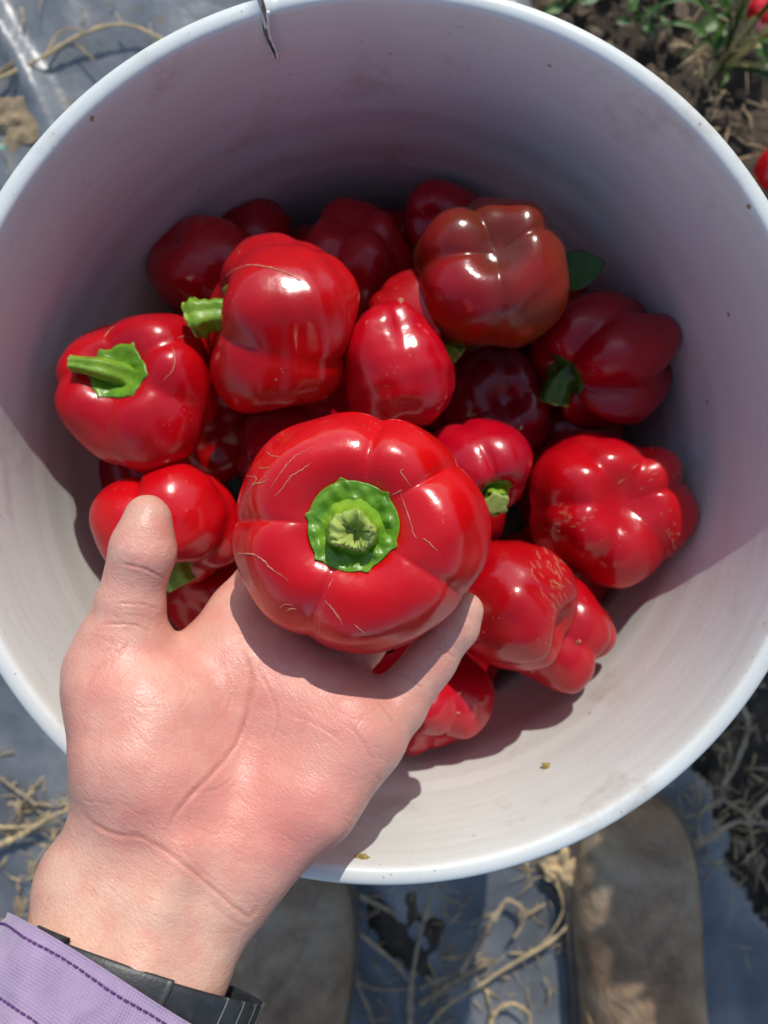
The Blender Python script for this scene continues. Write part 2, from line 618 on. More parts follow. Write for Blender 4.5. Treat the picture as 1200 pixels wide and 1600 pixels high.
def pail():
    # profile from the inside bottom centre up the inner wall, over the lip, down the outside, to the bottom centre (r, z below rim)
    inner = [(.0005, -.366), (.07, -.366), (.120, -.3655), (.1245, -.362)]
    for z in np.concatenate([np.linspace(-.35, -.13, 18), np.linspace(-.127, -.008, 70)]):
        r = PR_IN + TAPER * z
        for zs, dr in ((-.040, .0003), (-.060, .0005), (-.082, .0009), (-.105, .0006)):
            r -= dr / (1 + math.exp((z - zs) / .0022))
        r += .00003 * math.sin(z * 420) + .00002 * math.sin(z * 1010 + 1)
        inner.append((r, z))
    lip = [(.1449, -.0040), (.1451, -.0020), (.1455, -.0009), (.1462, -.0003), (.1470, .0), (.1485, .0002), (.1500, .0), (.1510, -.0006), (.1516, -.0016), (.1520, -.0034), (.1521, -.0075), (.1517, -.0125), (.1505, -.0132)]
    outer = [(.1484, -.0126), (.1478, -.030)]
    for zz in (-.036, -.056, -.076):
        outer += [(.1476 + TAPER * (zz + .03), zz), (.1505, zz - .001), (.1505, zz - .0035), (.1474 + TAPER * (zz + .03), zz - .0045)]
    outer += [(.1472 + TAPER * z, z) for z in (-.10, -.16, -.22, -.28, -.34)]
    outer += [(.1472 + TAPER * -.366, -.368), (.127, -.3698), (.0005, -.3698)]
    prof = inner + lip + outer
    ni = len(inner)
    nt_ = 240
    # the crack in the wall: angle and depth
    pc = wp(409, 12, .2555); q = wp(427, 80, .2555 + .004)
    th0 = math.atan2(pc[1], pc[0])
    depth = .0245
    ths = th0 + np.linspace(0, 2 * PI, nt_, endpoint=False)
    ths = ths + PI / nt_                 # crack lies between the last and first column
    dth_bot = math.radians(.05)
    V = []
    k0, k1 = nt_ - 1, 0
    for i in range(nt_):
        for (r, z) in prof:
            th = ths[i]
            if i in (k0, k1) and z > -.06:
                s = np.clip(-z / depth, 0, 1)
                cen = th0 + dth_bot * (0.15 * s + .85 * s * s) + math.radians(.35) * math.sin(s * 5)
                wd = math.radians(.34) * (1 - s) ** .6 + math.radians(.05)
                if z < -depth:
                    t = np.clip((-z - depth) / .03, 0, 1)
                    cen = (th0 + dth_bot) * (1 - t) + th0 * t
                    wd = math.radians(.06) * (1 - t) + (PI / nt_) * t
                th = cen + (wd if i == k1 else -wd)
            rr = r * (1 + .0016 * math.cos(2 * th + .6) + .0007 * math.cos(3 * th + 2))
            V.append((rr * math.cos(th), rr * math.sin(th), RIM_Z + z))
    n = len(prof)
    Fc = []
    gap = [j for j in range(n) if (4 <= j) and prof[j][1] > -depth]
    lo, hi = gap[0], gap[-1]
    for i in range(nt_):
        i2 = (i + 1) % nt_
        for j in range(n - 1):
            if i == k0 and lo <= j and j + 1 <= hi:
                continue
            Fc.append((i * n + j, i2 * n + j, i2 * n + j + 1, i * n + j + 1))
    a = [k0 * n + j for j in range(lo, hi + 1)]
    b = [k1 * n + j for j in range(lo, hi + 1)]
    global N_WALL
    N_WALL = len(Fc)
    # side walls of the crack, paired inner/outer
    nn = hi - lo + 1
    for s in range(nn // 2):
        i1, i2, j1, j2 = s, s + 1, nn - 1 - s, nn - 2 - s
        if i2 >= j2 + 1: break
        Fc.append((a[i1], a[i2], a[j2], a[j1]) if i2 != j2 else (a[i1], a[i2], a[j1]))
        Fc.append((b[j1], b[j2], b[i2], b[i1]) if i2 != j2 else (b[j1], b[i2], b[i1]))
    Fc.append((a[0], a[-1], b[-1], b[0]))
    edge_gleam = []
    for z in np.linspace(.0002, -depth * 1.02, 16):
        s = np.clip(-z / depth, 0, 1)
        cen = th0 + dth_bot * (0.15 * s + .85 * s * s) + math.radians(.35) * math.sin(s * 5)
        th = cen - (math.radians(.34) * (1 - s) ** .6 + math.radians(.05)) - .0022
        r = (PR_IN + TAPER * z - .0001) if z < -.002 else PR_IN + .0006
        edge_gleam.append((r * math.cos(th), r * math.sin(th), RIM_Z + z))
    return V, [q[::-1] for q in Fc], edge_gleam


v, f, edge_gleam = pail()
root = empty('harvest_pail', (0, 0, 0))
tag(root, 'round white plastic pail with a cracked rim, full of red peppers', 'pail')
pw = mesh_obj('pail_wall', v, f, M['pail'], root)
pw.data.materials.append(M['pail_lip'])
bv_, bf_ = tube_geo(edge_gleam, .00055 * (1 + .3 * np.sin(np.arange(16) * 2.1)), 8)
mesh_obj('crack_edge_gleam', bv_, bf_, M['pail_sunlit_edge'], root)  # thin pale strip painted as the sunlit right edge of the crack
pw.data.materials.append(M['pail_sunlit_edge'])
for p in pw.data.polygons:
    if p.center.z > RIM_Z - .0016 or math.hypot(p.center.x, p.center.y) > .1484:
        p.material_index = 1
    if p.index >= N_WALL:          # broken edges of the crack, sunlit brightness put into their colour
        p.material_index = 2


# ------------------------------------------------------------------ peppers
def frame_from(axis_cam, roll):
    """4x4 placing local +Z along the stem direction given in lens axes"""
    z = B @ np.asarray(axis_cam, float); z /= np.linalg.norm(z)
    up = B @ np.array([0, 1.0, 0]) if abs(axis_cam[1]) < .8 * np.linalg.norm(axis_cam) else B @ np.array([1.0, 0, 0])
    x = np.cross(up, z); x /= np.linalg.norm(x)
    y = np.cross(z, x)
    c, s = math.cos(roll), math.sin(roll)
    x, y = c * x + s * y, -s * x + c * y
    return np.array([x, y, z]).T


class PepperShape:
    def __init__(self, R, h=.85, lobes=4, A=.11, dt=.42, db=.26, taper=.06, blocky=.72, seed=0, borders=None, ell=1.0, wob=.045, sharp=.72):
        r = np.random.default_rng(seed)
        self.R, self.h, self.A, self.dt, self.db, self.tp, self.bl, self.ell, self.sharp = R, h, A, dt, db, taper, blocky, ell, sharp
        if borders is None:
            borders = (np.arange(lobes) + r.uniform(-.22, .22, lobes)) * 2 * PI / lobes + r.uniform(0, 6)
        self.b = np.sort(np.mod(borders, 2 * PI))
        self.amp = r.uniform(.75, 1.2, len(self.b))
        self.lift = r.uniform(-.05, .05, len(self.b))
        self.fine = [(r.normal(size=3) * 7, r.uniform(0, 6), .0060 * r.uniform(.5, 1)) for _ in range(8)]
        self.wob = [(r.normal(size=3) * 2.2, r.uniform(0, 6), wob * r.uniform(.4, 1)) for _ in range(6)]

    def lobe(self, th):
        th = np.mod(th, 2 * PI)
        b = np.concatenate([self.b, [self.b[0] + 2 * PI]])
        th = np.where(th < b[0], th + 2 * PI, th)
        k = np.clip(np.searchsorted(b, th, side='right') - 1, 0, len(self.b) - 1)
        t = (th - b[k]) / (b[k + 1] - b[k])
        bul = np.sin(PI * t)
        bul = np.sqrt(bul ** 2 + .012) - math.sqrt(.012)
        return np.clip(bul, 0, 1) ** self.sharp, self.amp[k], self.lift[k] * bul ** 2

    def __call__(self, u, th):
        ph = PI * u
        s, c = np.sin(ph), np.cos(ph)
        rho = np.abs(s) ** self.bl
        z = np.sign(c) * np.abs(c) ** .9
        bul, am, lf = self.lobe(th)
        g = 1 - bul
        rho = rho * (1 + self.tp * z)
        rl = np.clip(rho, 0, 1.2)
        z0 = z
        edge = rl ** 1.2
        rho = rho * (1 - self.A * am * g * (.55 + .75 * z0 ** 2))
        z = z - self.dt * np.exp(-(rl / .40) ** 2) * (z0 > 0)
        z = z + self.db * np.exp(-(rl / .36) ** 2) * (z0 < 0)
        z = z - np.sign(z0) * g * self.A * 1.55 * am * edge * np.abs(z0) ** .8 * (1 - .3 * rl)
        z = z + lf * np.abs(z0) * edge
        x = rho * np.cos(th); y = rho * np.sin(th) * self.ell
        n = np.zeros_like(x)
        for k, p, a in self.wob + self.fine:
            n = n + a * np.sin(k[0] * x + k[1] * y + k[2] * z + p)
        q = 1 + n
        return np.stack([x * q * self.R, y * q * self.R, z * q * self.R * self.h], -1)


def pepper_body(sh, nth=80, nu=46):
    us = np.linspace(0, 1, nu)
    us = us - .35 * np.sin(4 * PI * us) / (4 * PI)      # denser at shoulders
    th = np.linspace(0, 2 * PI, nth, endpoint=False)
    U, T = np.meshgrid(us[1:-1], th, indexing='ij')
    P = sh(U, T).reshape(-1, 3)
    top = sh(np.array([0.0001]), np.array([0.]))[0] * np.array([0, 0, 1]); bot = sh(np.array([.9999]), np.array([0.]))[0] * np.array([0, 0, 1])
    V = np.vstack([P, top, bot])
    Fc = grid_faces(nu - 2, nth)
    Fc = [q[::-1] for q in Fc]
    nt0 = len(P)
    for j in range(nth):
        j2 = (j + 1) % nth
        Fc.append((nt0, j, j2))
        k = (nu - 3) * nth
        Fc.append((nt0 + 1, k + j2, k + j))
    return V, Fc


def calyx_geo(sh, rc=.34, teeth=5, seed=0, nth=60, nr=12, thick=.035, tooth=.16, rough=.02, even=.3):
    r = np.random.default_rng(seed + 99)
    th = np.linspace(0, 2 * PI, nth, endpoint=False)
    tp = (np.arange(teeth) + r.uniform(-.25, .25, teeth)) * 2 * PI / teeth + r.uniform(0, 6)
    d = np.min(np.abs(np.angle(np.exp(1j * (th[:, None] - tp[None])))), axis=1)
    rad = 1 + tooth * np.exp(-(d / .075) ** 2) + .02 * np.sin(3 * th + r.uniform(0, 6))
    ph = r.uniform(0, 6, 8); kx = r.normal(size=(8, 2)) * 12
    # u that gives rho = rc*rad
    base_u = (rc ** (1 / sh.bl)) / PI
    V = []
    for i, s in enumerate(np.linspace(0, 1, nr)):
        u = np.clip(base_u * (s * rad) ** (1 / sh.bl), 1e-4, .45)
        P = sh(u, th)
        loc_z = P[:, 2].copy()
        P[:, 2] = P[:, 2] * (1 - even) + P[:, 2].mean() * even
        rr_ = np.hypot(P[:, 0], P[:, 1])
        want = rc * s * rad * sh.R * .96
        k_ = (rr_ * (1 - even) + want * even) / np.maximum(rr_, 1e-9)
        P[:, 0] *= k_; P[:, 1] *= k_
        px = s * np.cos(th); py = s * np.sin(th)
        bump = sum(np.sin(px * kx[q, 0] + py * kx[q, 1] + ph[q]) for q in range(8)) / 3
        hgt = thick * (1 - .8 * s ** 4) + rough * bump * s * (1 - s ** 6) + .05 * np.exp(-(s / .3) ** 2)
        P[:, 2] = np.maximum(P[:, 2] + hgt * sh.R, loc_z + .02 * sh.R * even)
        V.append(P)
    # skirt into the flesh
    P = V[-1].copy(); P[:, 2] -= (thick + .05) * sh.R; P[:, :2] *= .97
    V.append(P)
    V = np.vstack(V)
    return V, [q[::-1] for q in grid_faces(nr + 1, nth)]


def pepper(label, pos_cam, axis, roll, sh, mat, cal=True, stem=None, calm='calyx', rc=.34, seed=0, group='peppers heaped in the pail', nth=80, nu=46, stem_r=.105, stem_tip=.25, teeth=5, name='bell_pepper', cat='pepper'):
    root = empty(name)
    rot = frame_from(axis, roll)
    c = c2w(pos_cam)
    m = Matrix.Identity(4)
    for i in range(3):
        for j in range(3):
            m[i][j] = rot[i, j]
        m[i][3] = c[i]
    root.matrix_world = m
    tag(root, label, cat, group)
    V, Fc = pepper_body(sh, nth, nu)
    body = mesh_obj('flesh', V, Fc, M[mat], root)
    if cal:
        V, Fc = calyx_geo(sh, rc, teeth, seed)
        mesh_obj('calyx', V, Fc, M[calm], root)
        if stem:
            z0 = sh(np.array([.0005]), np.array([0.]))[0, 2]
            L, bend, ang = stem
            pts = []
            for s in np.linspace(-.1, 1, 12):
                b = bend * max(s, 0) ** 2 * L
                pts.append((b * math.cos(ang), b * math.sin(ang), z0 + .02 * sh.R + s * L * (1 - .25 * bend * max(s, 0))))
            s = np.linspace(0, 1, 12)
            rr = sh.R * stem_r * (1 + 1.1 * np.exp(-(s / .13) ** 2) + stem_tip * s)
            rq = np.random.default_rng(seed)
            rr = rr * (1 + .07 * rq.normal(size=12))
            V, Fc = tube_geo(pts, rr, 30, rib=lambda a: 1 + .13 * math.cos(5 * a + seed) + .05 * math.cos(2 * a + 1) + .03 * math.cos(11 * a))
            st = mesh_obj('stem', V, Fc[:-1], M['stem'] if calm == 'calyx' else M[calm], root)
            p, q = np.array(pts[-1]), np.array(pts[-1]) - np.array(pts[-2])
            q /= np.linalg.norm(q)
            V, Fc = tube_geo([p - q * .0006, p + q * .0002, p + q * .0003], [rr[-1] * 1.01, rr[-1] * 1.0, rr[-1] * .72], 30, rib=lambda a: 1 + .13 * math.cos(5 * a + seed) + .05 * math.cos(2 * a + 1) + .03 * math.cos(11 * a))
            mesh_obj('cut_end', V, Fc, M['stem_cut'], st)
    return root


S = PepperShape
G = 'peppers heaped in the pail'
D = math.radians
PEPS = {}


def add(key, label, u, v, Z, axis, roll, shape, mat='red', **kw):
    PEPS[key] = pepper(label, cp(u, v, Z), axis, D(roll), shape, mat, seed=len(PEPS) * 7 + 3, **kw)
    return PEPS[key]


add('freckled', 'large freckled sunlit pepper with its green stem pointing left', 440, 507, .298, (-.93, .12, .30), 20,
    S(.0345, .80, 4, .10, .40, .22, .02, .62, seed=4), 'red_speck', stem=(.0165, .35, 3.6), rc=.30, stem_r=.15)
add('stemmed', 'glossy pepper against the left wall, bent green stem facing up', 220, 612, .306, (-.10, .20, .95), 10,
    S(.0322, .80, 5, .12, .42, .25, .03, .68, seed=9), 'red', stem=(.0145, 1.1, D(165)), rc=.33, stem_r=.14, stem_tip=-.40, teeth=6)
add('shade_left', 'dark smooth pepper in shade behind the freckled one, upper left', 318, 420, .352, (.5, -.4, -.8), 0,
    S(.0255, .95, 3, .05, .3, .15, .05, .72, seed=12), 'deep')
add('sliver_left', 'sliver of dark pepper peeping out at the upper left of the heap', 388, 376, .378, (.5, .3, -.8), 0,
    S(.0215, .9, 4, .08, seed=15), 'deep')
add('shade_top', 'dark two-lobed pepper in shade at the top of the heap', 556, 408, .362, (.05, -.55, -.75), 65,
    S(.0295, .85, 4, .20, .4, .25, .03, .7, seed=18, sharp=.85), 'deep')
add('ripening', 'big pepper still ripening, mottled orange, brown and green, blossom end up', 763, 430, .312, (-.02, -.10, -1), 35,
    S(.0322, .92, 4, .15, .4, .22, .0, .62, seed=23, sharp=.6), 'ripening')
add('sliver_top', 'sliver of red pepper behind the mottled ripening one', 692, 352, .365, (.4, .2, -.9), 0,
    S(.0195, .9, 4, .08, seed=24), 'deep')
add('tapered', 'narrow tapered sunlit pepper with its tip pointing up', 618, 568, .300, (.10, -.88, -.42), 100,
    S(.0206, 1.32, 3, .12, .2, .08, .22, .68, seed=29), 'red')
add('tapered_behind', 'dark pepper hidden behind the tapered one, small stem sticking out right', 652, 500, .322, (.66, -.62, .25), 0,
    S(.0205, .95, 4, .10, seed=30), 'deep', stem=(.012, .2, 0.), rc=.3, stem_r=.16)
add('ribbed_right', 'deep red lobed pepper by the right wall, crumpled stem facing left', 946, 557, .352, (-.78, -.42, .34), 45,
    S(.0325, .95, 5, .26, .26, .25, .03, .66, seed=35, sharp=.9), 'deep', stem=(.013, .7, D(200)), rc=.34, stem_r=.15, calm='calyx_dark')
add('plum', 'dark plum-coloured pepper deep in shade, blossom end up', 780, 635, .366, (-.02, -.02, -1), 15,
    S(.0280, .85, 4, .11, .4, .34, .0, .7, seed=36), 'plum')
add('many_lobed', 'wide many-lobed pepper against the right wall, partly sunlit', 945, 791, .343, (-.10, -.06, -1), 0,
    S(.0362, .80, 6, .14, .4, .34, .0, .64, seed=39, sharp=.75), 'deep')
add('hooked', 'small sunlit pepper with its green stem tucked underneath, beside the held one', 746, 738, .312, (.30, -.55, .62), 70,
    S(.0218, .95, 4, .15, .50, .2, .04, .66, seed=42), 'red', stem=(.012, .3, D(90)), rc=.36, stem_r=.17)
add('corky', 'bright sunlit pepper with pale corky streaks, right of the held one', 797, 945, .307, (-.80, .30, -.45), 30,
    S(.0262, .98, 4, .11, .4, .3, .02, .64, seed=45), 'red_speck')
add('under_corky', 'dull red pepper with a pale spot, under the corky streaked one', 862, 985, .336, (-.75, .45, -.40), 60,
    S(.0245, 1.1, 4, .12, .4, .2, .05, .66, seed=48), 'deep')
add('lowest', 'grooved pepper at the bottom of the heap below the little finger', 672, 1090, .338, (-.15, .75, -.50), 25,
    S(.0258, .95, 4, .16, .4, .25, .02, .66, seed=51), 'deep')
add('behind_thumb', 'sunlit pepper behind the thumb, stem pointing down', 262, 828, .312, (.22, -.85, .25), 40,
    S(.0302, .74, 5, .15, .42, .25, .0, .64, seed=54), 'red', stem=(.011, .2, 0.), rc=.25, stem_r=.15)
add('below_thumb', 'dark pepper in the gap between the thumb and the palm', 345, 945, .352, (.3, .2, -.9), 0,
    S(.0230, .9, 4, .09, seed=57), 'deep')
add('gap_centre', 'shaded pepper just above the held one, mostly hidden by it', 456, 700, .345, (.3, .4, -.8), 0,
    S(.0245, .9, 4, .09, seed=60), 'deep')
add('gap_left', 'dark pepper in the gap right of the bent-stem pepper', 335, 672, .378, (-.3, .4, -.8), 0,
    S(.0270, .9, 4, .09, seed=63), 'deep')
add('gap_middle', 'dark pepper at the bottom of the gap left of the tapered one', 530, 600, .384, (.1, .4, -.8), 0,
    S(.0270, .9, 4, .09, seed=66), 'deep')
UNDER = [(700, 560, .41, 'barely visible dark pepper under the ripening and tapered ones'), (890, 690, .395, 'barely visible dark pepper between the lobed ones on the right'),
         (420, 860, .385, 'dark pepper in the lower layer under the held one'), (560, 930, .392, 'dark pepper in the lower layer under the palm'),
         (215, 740, .40, 'barely visible dark pepper low beside the left wall'), (470, 440, .41, 'barely visible dark pepper between the two upper dark ones'),
         (880, 880, .40, 'barely visible dark pepper under the many-lobed one'), (700, 800, .385, 'dark pepper in the lower layer beneath the small hooked one'),
         (840, 500, .40, 'barely visible dark pepper under the ripening one at right')]
for k, (u, v_, Z, lb) in enumerate(UNDER):
    add('under%d' % k, lb, u, v_, Z, (math.cos(k), math.sin(k * 2), -.8), 40 * k, S(.0285, .88, 4, .10, seed=80 + k), 'deep')

# lower layers that carry the heap, seen only through its gaps
rs = np.random.default_rng(77)
src = None
for depth in (.150,):
    for k in range(17):
        a = 2 * PI * (k + rs.uniform(-.2, .2)) / 12 + depth * 20 if k < 12 else 2 * PI * k / 5
        q = .104 if k < 12 else .045
        zz = RIM_Z - depth + rs.uniform(-.006, .006)
        if src is None:
            src = pepper('dark pepper in the lower layer, glimpsed through gaps in the heap', (0, 0, -.4), (.2, .3, -.9), 0, S(.0275, .86, 4, .12, seed=91), 'deep',
                         cal=False, group='peppers in the lower layers')
            o = src
        else:
            o = src.copy(); COL.objects.link(o)
            for ch in src.children:
                c_ = ch.copy(); COL.objects.link(c_); c_.parent = o
        o.matrix_world = Matrix.Translation((q * math.cos(a), q * math.sin(a), zz)) @ Matrix.Rotation(rs.uniform(0, 6), 4, 'Z') @ Matrix.Rotation(rs.uniform(0, 3), 4, 'X')

# ------------------------------------------------------------------ the held pepper
HC = cp(562, 828, .236)
held_sh = S(.0400, .76, A=.10, dt=.46, db=.25, taper=.03, blocky=.64, seed=5, wob=.018, sharp=.5, ell=.925,
            borders=np.radians([177., 78., 33., -33., -112., ]))
held = pepper('shiny red pepper held in the hand, star-shaped green calyx facing up', HC, (-.055, .075, 1), 0, held_sh, 'red_held', cal=False, nth=200, nu=110,
              group=None, name='held_bell_pepper')
bpy.context.view_layer.update()
held_mw = np.array(held.matrix_world)
V, Fc = calyx_geo(held_sh, .335, 6, 41, nth=180, nr=40, thick=.07, tooth=.08, rough=.026, even=.92)
cal = mesh_obj('calyx', V, Fc, M['calyx'], held)


def held_stem():
    z0 = held_sh(np.array([.0005]), np.array([0.]))[0, 2] + .004
    ns, rs = 48, np.random.default_rng(3)
    th = np.linspace(0, 2 * PI, ns, endpoint=False)
    jag = .0013 * np.sin(2 * th + 1) + .0008 * np.sin(7 * th) + .0008 * rs.normal(size=ns) + .0016 * np.exp(-((th - 1.6) / .5) ** 2)
    rib = 1 + .035 * np.cos(5 * th) + .05 * np.cos(2 * th + .6) + .04 * np.cos(3 * th + 2) + .02 * rs.normal(size=ns)
    rings = []
    for s, r, j in [(0, .0112, 0), (.1, .0090, 0), (.3, .0074, .05), (.55, .0066, .1), (.8, .0063, .4), (.95, .0060, .8), (1.02, .0052, 1), (1.0, .0042, .9), (.86, .0031, .8), (.66, .0024, .5), (.50, .0017, .2), (.45, .0003, 0)]:
        z = z0 + s * .0085 + j * jag
        k_ = 1 + (rib - 1) * (1.6 if r < .007 else 1)
        rings.append(np.c_[r * k_ * np.cos(th) + .0004 * s + (.0006 if r < .0045 else 0), r * k_ * np.sin(th) - .0016 * s - (.0010 if r < .0045 else 0), z])
    return np.vstack(rings), [q[::-1] for q in grid_faces(len(rings), ns)]


V, Fc = held_stem()
st = mesh_obj('stem', V, [q[::-1] for q in Fc][:], M['stem'], held)
st.data.materials.append(M['stem_cut'])
for p in st.data.polygons:
    if p.index >= 48 * 5:
        p.material_index = 1


def project_lines(rootobj, lines, r, mat, name='scar', lift=.00005):
    """lay thin raised scars over a thing's skin, along lines given in picture positions"""
    bpy.context.view_layer.update()
    body = [c for c in rootobj.children if c.name.startswith('flesh')][0]
    mw = np.array(rootobj.matrix_world)
    inv = np.linalg.inv(mw)
    bv = BVHTree.FromPolygons([v.co[:] for v in body.data.vertices], [p.vertices[:] for p in body.data.polygons])
    geos = []
    for ln in lines:
        wdt = 1.0
        if isinstance(ln, tuple): ln, wdt = ln
        P = smooth_path(np.array([(a, b, 0) for a, b in ln], float), max(8, len(ln) * 6))
        pts = []
        for a, b, _ in P:
            a += random.uniform(-.7, .7); b += random.uniform(-.7, .7)
            d = B @ cp(a, b, 1.0)
            o = (inv @ np.append(CAM, 1))[:3]; dl = inv[:3, :3] @ d
            hit = bv.ray_cast(Vector(o), Vector(dl).normalized())
            if hit[0] is not None:
                pts.append(np.array(hit[0]) + np.array(hit[1]) * lift)
        if len(pts) > 3:
            t = np.linspace(0, 1, len(pts))
            rr = r * wdt * (np.sin(PI * np.clip(t, .03, .97)) ** .5) * np.array([random.uniform(.5, 1.5) for _ in t])
            geos.append(tube_geo(pts, rr, 6))
    if len(geos) > 20:               # a rash of tiny dashes: one part
        v, f = join_geo(geos)
        return tag(mesh_obj('corky_dashes', v, f, M[mat], rootobj), kind='stuff')
    for v, f in geos:
        mesh_obj(name, v, f, M[mat], rootobj)


random.seed(5)
LN = [[(422, 762), (436, 743), (451, 723), (463, 712), (488, 699)], [(428, 777), (442, 762), (455, 744), (470, 735), (486, 723)],
      [(376, 745), (390, 744), (401, 748), (396, 758), (417, 743)], [(384, 779), (390, 766), (398, 757), (412, 753), (420, 748)],
      [(404, 730), (412, 732), (425, 727)], ([(363, 873), (374, 865), (397, 867), (413, 877), (424, 888), (451, 907)], 1.4),
      [(631, 733), (626, 737), (635, 750), (643, 762)], [(626, 771), (633, 792), (641, 815), (647, 835), (652, 842)], [(660, 840), (670, 848), (684, 862)],
      [(499, 957), (500, 975), (498, 997)], [(508, 938), (518, 950), (530, 968)], [(515, 945), (528, 962), (537, 978)], [(553, 975), (562, 983), (570, 989)],
      [(416, 706), (424, 712), (437, 714)], [(611, 775), (620, 770), (628, 766)], [(521, 903), (516, 912), (513, 920)], [(436, 950), (446, 944), (458, 946)], [(446, 955), (455, 951), (463, 952)]]
project_lines(held, LN, .00014, 'cork')


def dash_field(cx, cy, w_, h_, n, ang, ln, seed):
    r = random.Random(seed)
    out = []
    for _ in range(n):
        x, y = r.gauss(cx, w_), r.gauss(cy, h_)
        a = D(ang + r.gauss(0, 14)); q = ln * r.uniform(.4, 1.1)
        out.append([(x, y), (x + q * .5 * math.cos(a), y - q * .5 * math.sin(a)), (x + q * math.cos(a) + r.uniform(-1, 1), y - q * math.sin(a))])
    return out


project_lines(PEPS['corky'], dash_field(862, 905, 10, 30, 34, -55, 20, 1) + dash_field(835, 880, 15, 12, 10, -40, 18, 2), .00014, 'cork')
project_lines(PEPS['many_lobed'], dash_field(890, 812, 18, 9, 22, 20, 11, 3) + dash_field(1050, 830, 9, 26, 22, -60, 9, 4) + dash_field(1010, 745, 20, 10, 8, 30, 14, 5), .00016, 'cork')
project_lines(PEPS['freckled'], [[(352, 432), (380, 416), (420, 418), (455, 430), (478, 446)]], .00030, 'cork')
project_lines(PEPS['stemmed'], [[(254, 596), (270, 578), (273, 555), (268, 543)], [(142, 611), (160, 617), (178, 629)], [(278, 528), (290, 525), (305, 530)], [(190, 478), (180, 505), (160, 530)]], .00018, 'cork')
project_lines(PEPS['many_lobed'], [[(985, 690), (1003, 694), (1020, 702)]], .0003, 'cork', 'scar')
project_lines(PEPS['tapered'], [[(622, 471), (627, 469), (626, 474)]], .0007, 'cork')
project_lines(PEPS['under_corky'], [([(902, 1001), (904, 1003), (907, 1001)], 2.2), ([(828, 1045), (832, 1047), (836, 1045)], 1.6)], .0006, 'cork')
project_lines(PEPS['lowest'], [([(748, 1098), (750, 1099), (752, 1098)], 1.2), ([(716, 1082), (718, 1083), (720, 1082)], 1.2), ([(713, 1113), (716, 1114), (718, 1113)], 1.2)], .0005, 'cork')

# ------------------------------------------------------------------ the hand: an implicit surface meshed with surface nets
HV = .00115


def rp(u, v, Z, r):
    """joint: picture position, depth, radius in picture pixels"""
    return (*cp(u, v, Z), r * Z / F)


def smin(a, b, k):
    h = np.maximum(k - np.abs(a - b), 0) / k
    return np.minimum(a, b) - h * h * k * .25


class Field:
    def __init__(self, lo, hi, step):
        self.lo = np.array(lo, float); self.step = step
        self.n = np.ceil((np.array(hi) - self.lo) / step).astype(int) + 1
        ax = [(self.lo[i] + step * np.arange(self.n[i])).astype(np.float32) for i in range(3)]
        self.X, self.Y, self.Z = np.meshgrid(*ax, indexing='ij')
        self.d = np.full(self.n, 1.0, np.float32)

    def cone(self, a, b):
        pa, ra, pb, rb = np.array(a[:3]), a[3], np.array(b[:3]), b[3]
        ab = pb - pa
        L2 = ab @ ab
        t = ((self.X - pa[0]) * ab[0] + (self.Y - pa[1]) * ab[1] + (self.Z - pa[2]) * ab[2]) / L2
        t = np.clip(t, 0, 1).astype(np.float32)
        dx = self.X - pa[0] - t * ab[0]; dy = self.Y - pa[1] - t * ab[1]; dz = self.Z - pa[2] - t * ab[2]
        tt = t * t * (3 - 2 * t) * .5 + t * .5
        return np.sqrt(dx * dx + dy * dy + dz * dz) - (ra + (rb - ra) * tt)

    def ell(self, c, r):
        q = np.sqrt(((self.X - c[0]) / r[0]) ** 2 + ((self.Y - c[1]) / r[1]) ** 2 + ((self.Z - c[2]) / r[2]) ** 2)
        return (q - 1) * min(r)

    def chain(self, js, k=.004):
        out = None
        for a, b in zip(js[:-1], js[1:]):
            d = self.cone(a, b)
            out = d if out is None else smin(out, d, k)
        return out

    def add(self, d, k):
        self.d = smin(self.d, d, k)

    def mesh(self):
        d = self.d
        s = d < 0
        c = np.zeros(np.array(d.shape) - 1, np.int8)
        for i in (0, 1):
            for j in (0, 1):
                for k in (0, 1):
                    c += s[i:d.shape[0] - 1 + i, j:d.shape[1] - 1 + j, k:d.shape[2] - 1 + k]
        act = (c > 0) & (c < 8)
        idx = -np.ones(c.shape, int)
        I = np.argwhere(act)
        idx[act] = np.arange(len(I))
        acc = np.zeros((len(I), 3)); cnt = np.zeros(len(I))
        cor = [(i, j, k) for i in (0, 1) for j in (0, 1) for k in (0, 1)]
        for a in cor:
            for ax in range(3):
                if a[ax]: continue
                b = list(a); b[ax] = 1
                va = d[I[:, 0] + a[0], I[:, 1] + a[1], I[:, 2] + a[2]]; vb = d[I[:, 0] + b[0], I[:, 1] + b[1], I[:, 2] + b[2]]
                m = (va < 0) != (vb < 0)
                t = np.where(m, va / np.where(m, va - vb, 1), 0)
                P = np.tile(np.array(a, float), (len(I), 1)); P[:, ax] += t
                acc[m] += P[m]; cnt[m] += 1
        V = self.lo + (I + acc / cnt[:, None]) * self.step
        faces = []
        for ax in range(3):
            o1, o2 = [(1, 2), (2, 0), (0, 1)][ax]
            sl = [slice(None)] * 3; sl2 = [slice(None)] * 3
            sl[ax] = slice(0, -1); sl2[ax] = slice(1, None)
            sa, sb = s[tuple(sl)], s[tuple(sl2)]
            E = np.argwhere(sa != sb)
            E = E[(E[:, o1] > 0) & (E[:, o2] > 0) & (E[:, o1] < d.shape[o1] - 1) & (E[:, o2] < d.shape[o2] - 1)]
            q = []
            for da, db in ((0, 0), (-1, 0), (-1, -1), (0, -1)):
                C = E.copy(); C[:, o1] += da; C[:, o2] += db
                q.append(idx[C[:, 0], C[:, 1], C[:, 2]])
            q = np.array(q).T
            flip = ~sa[E[:, 0], E[:, 1], E[:, 2]]
            q[flip] = q[flip][:, ::-1]
            faces.append(q)
        return V, np.vstack(faces)


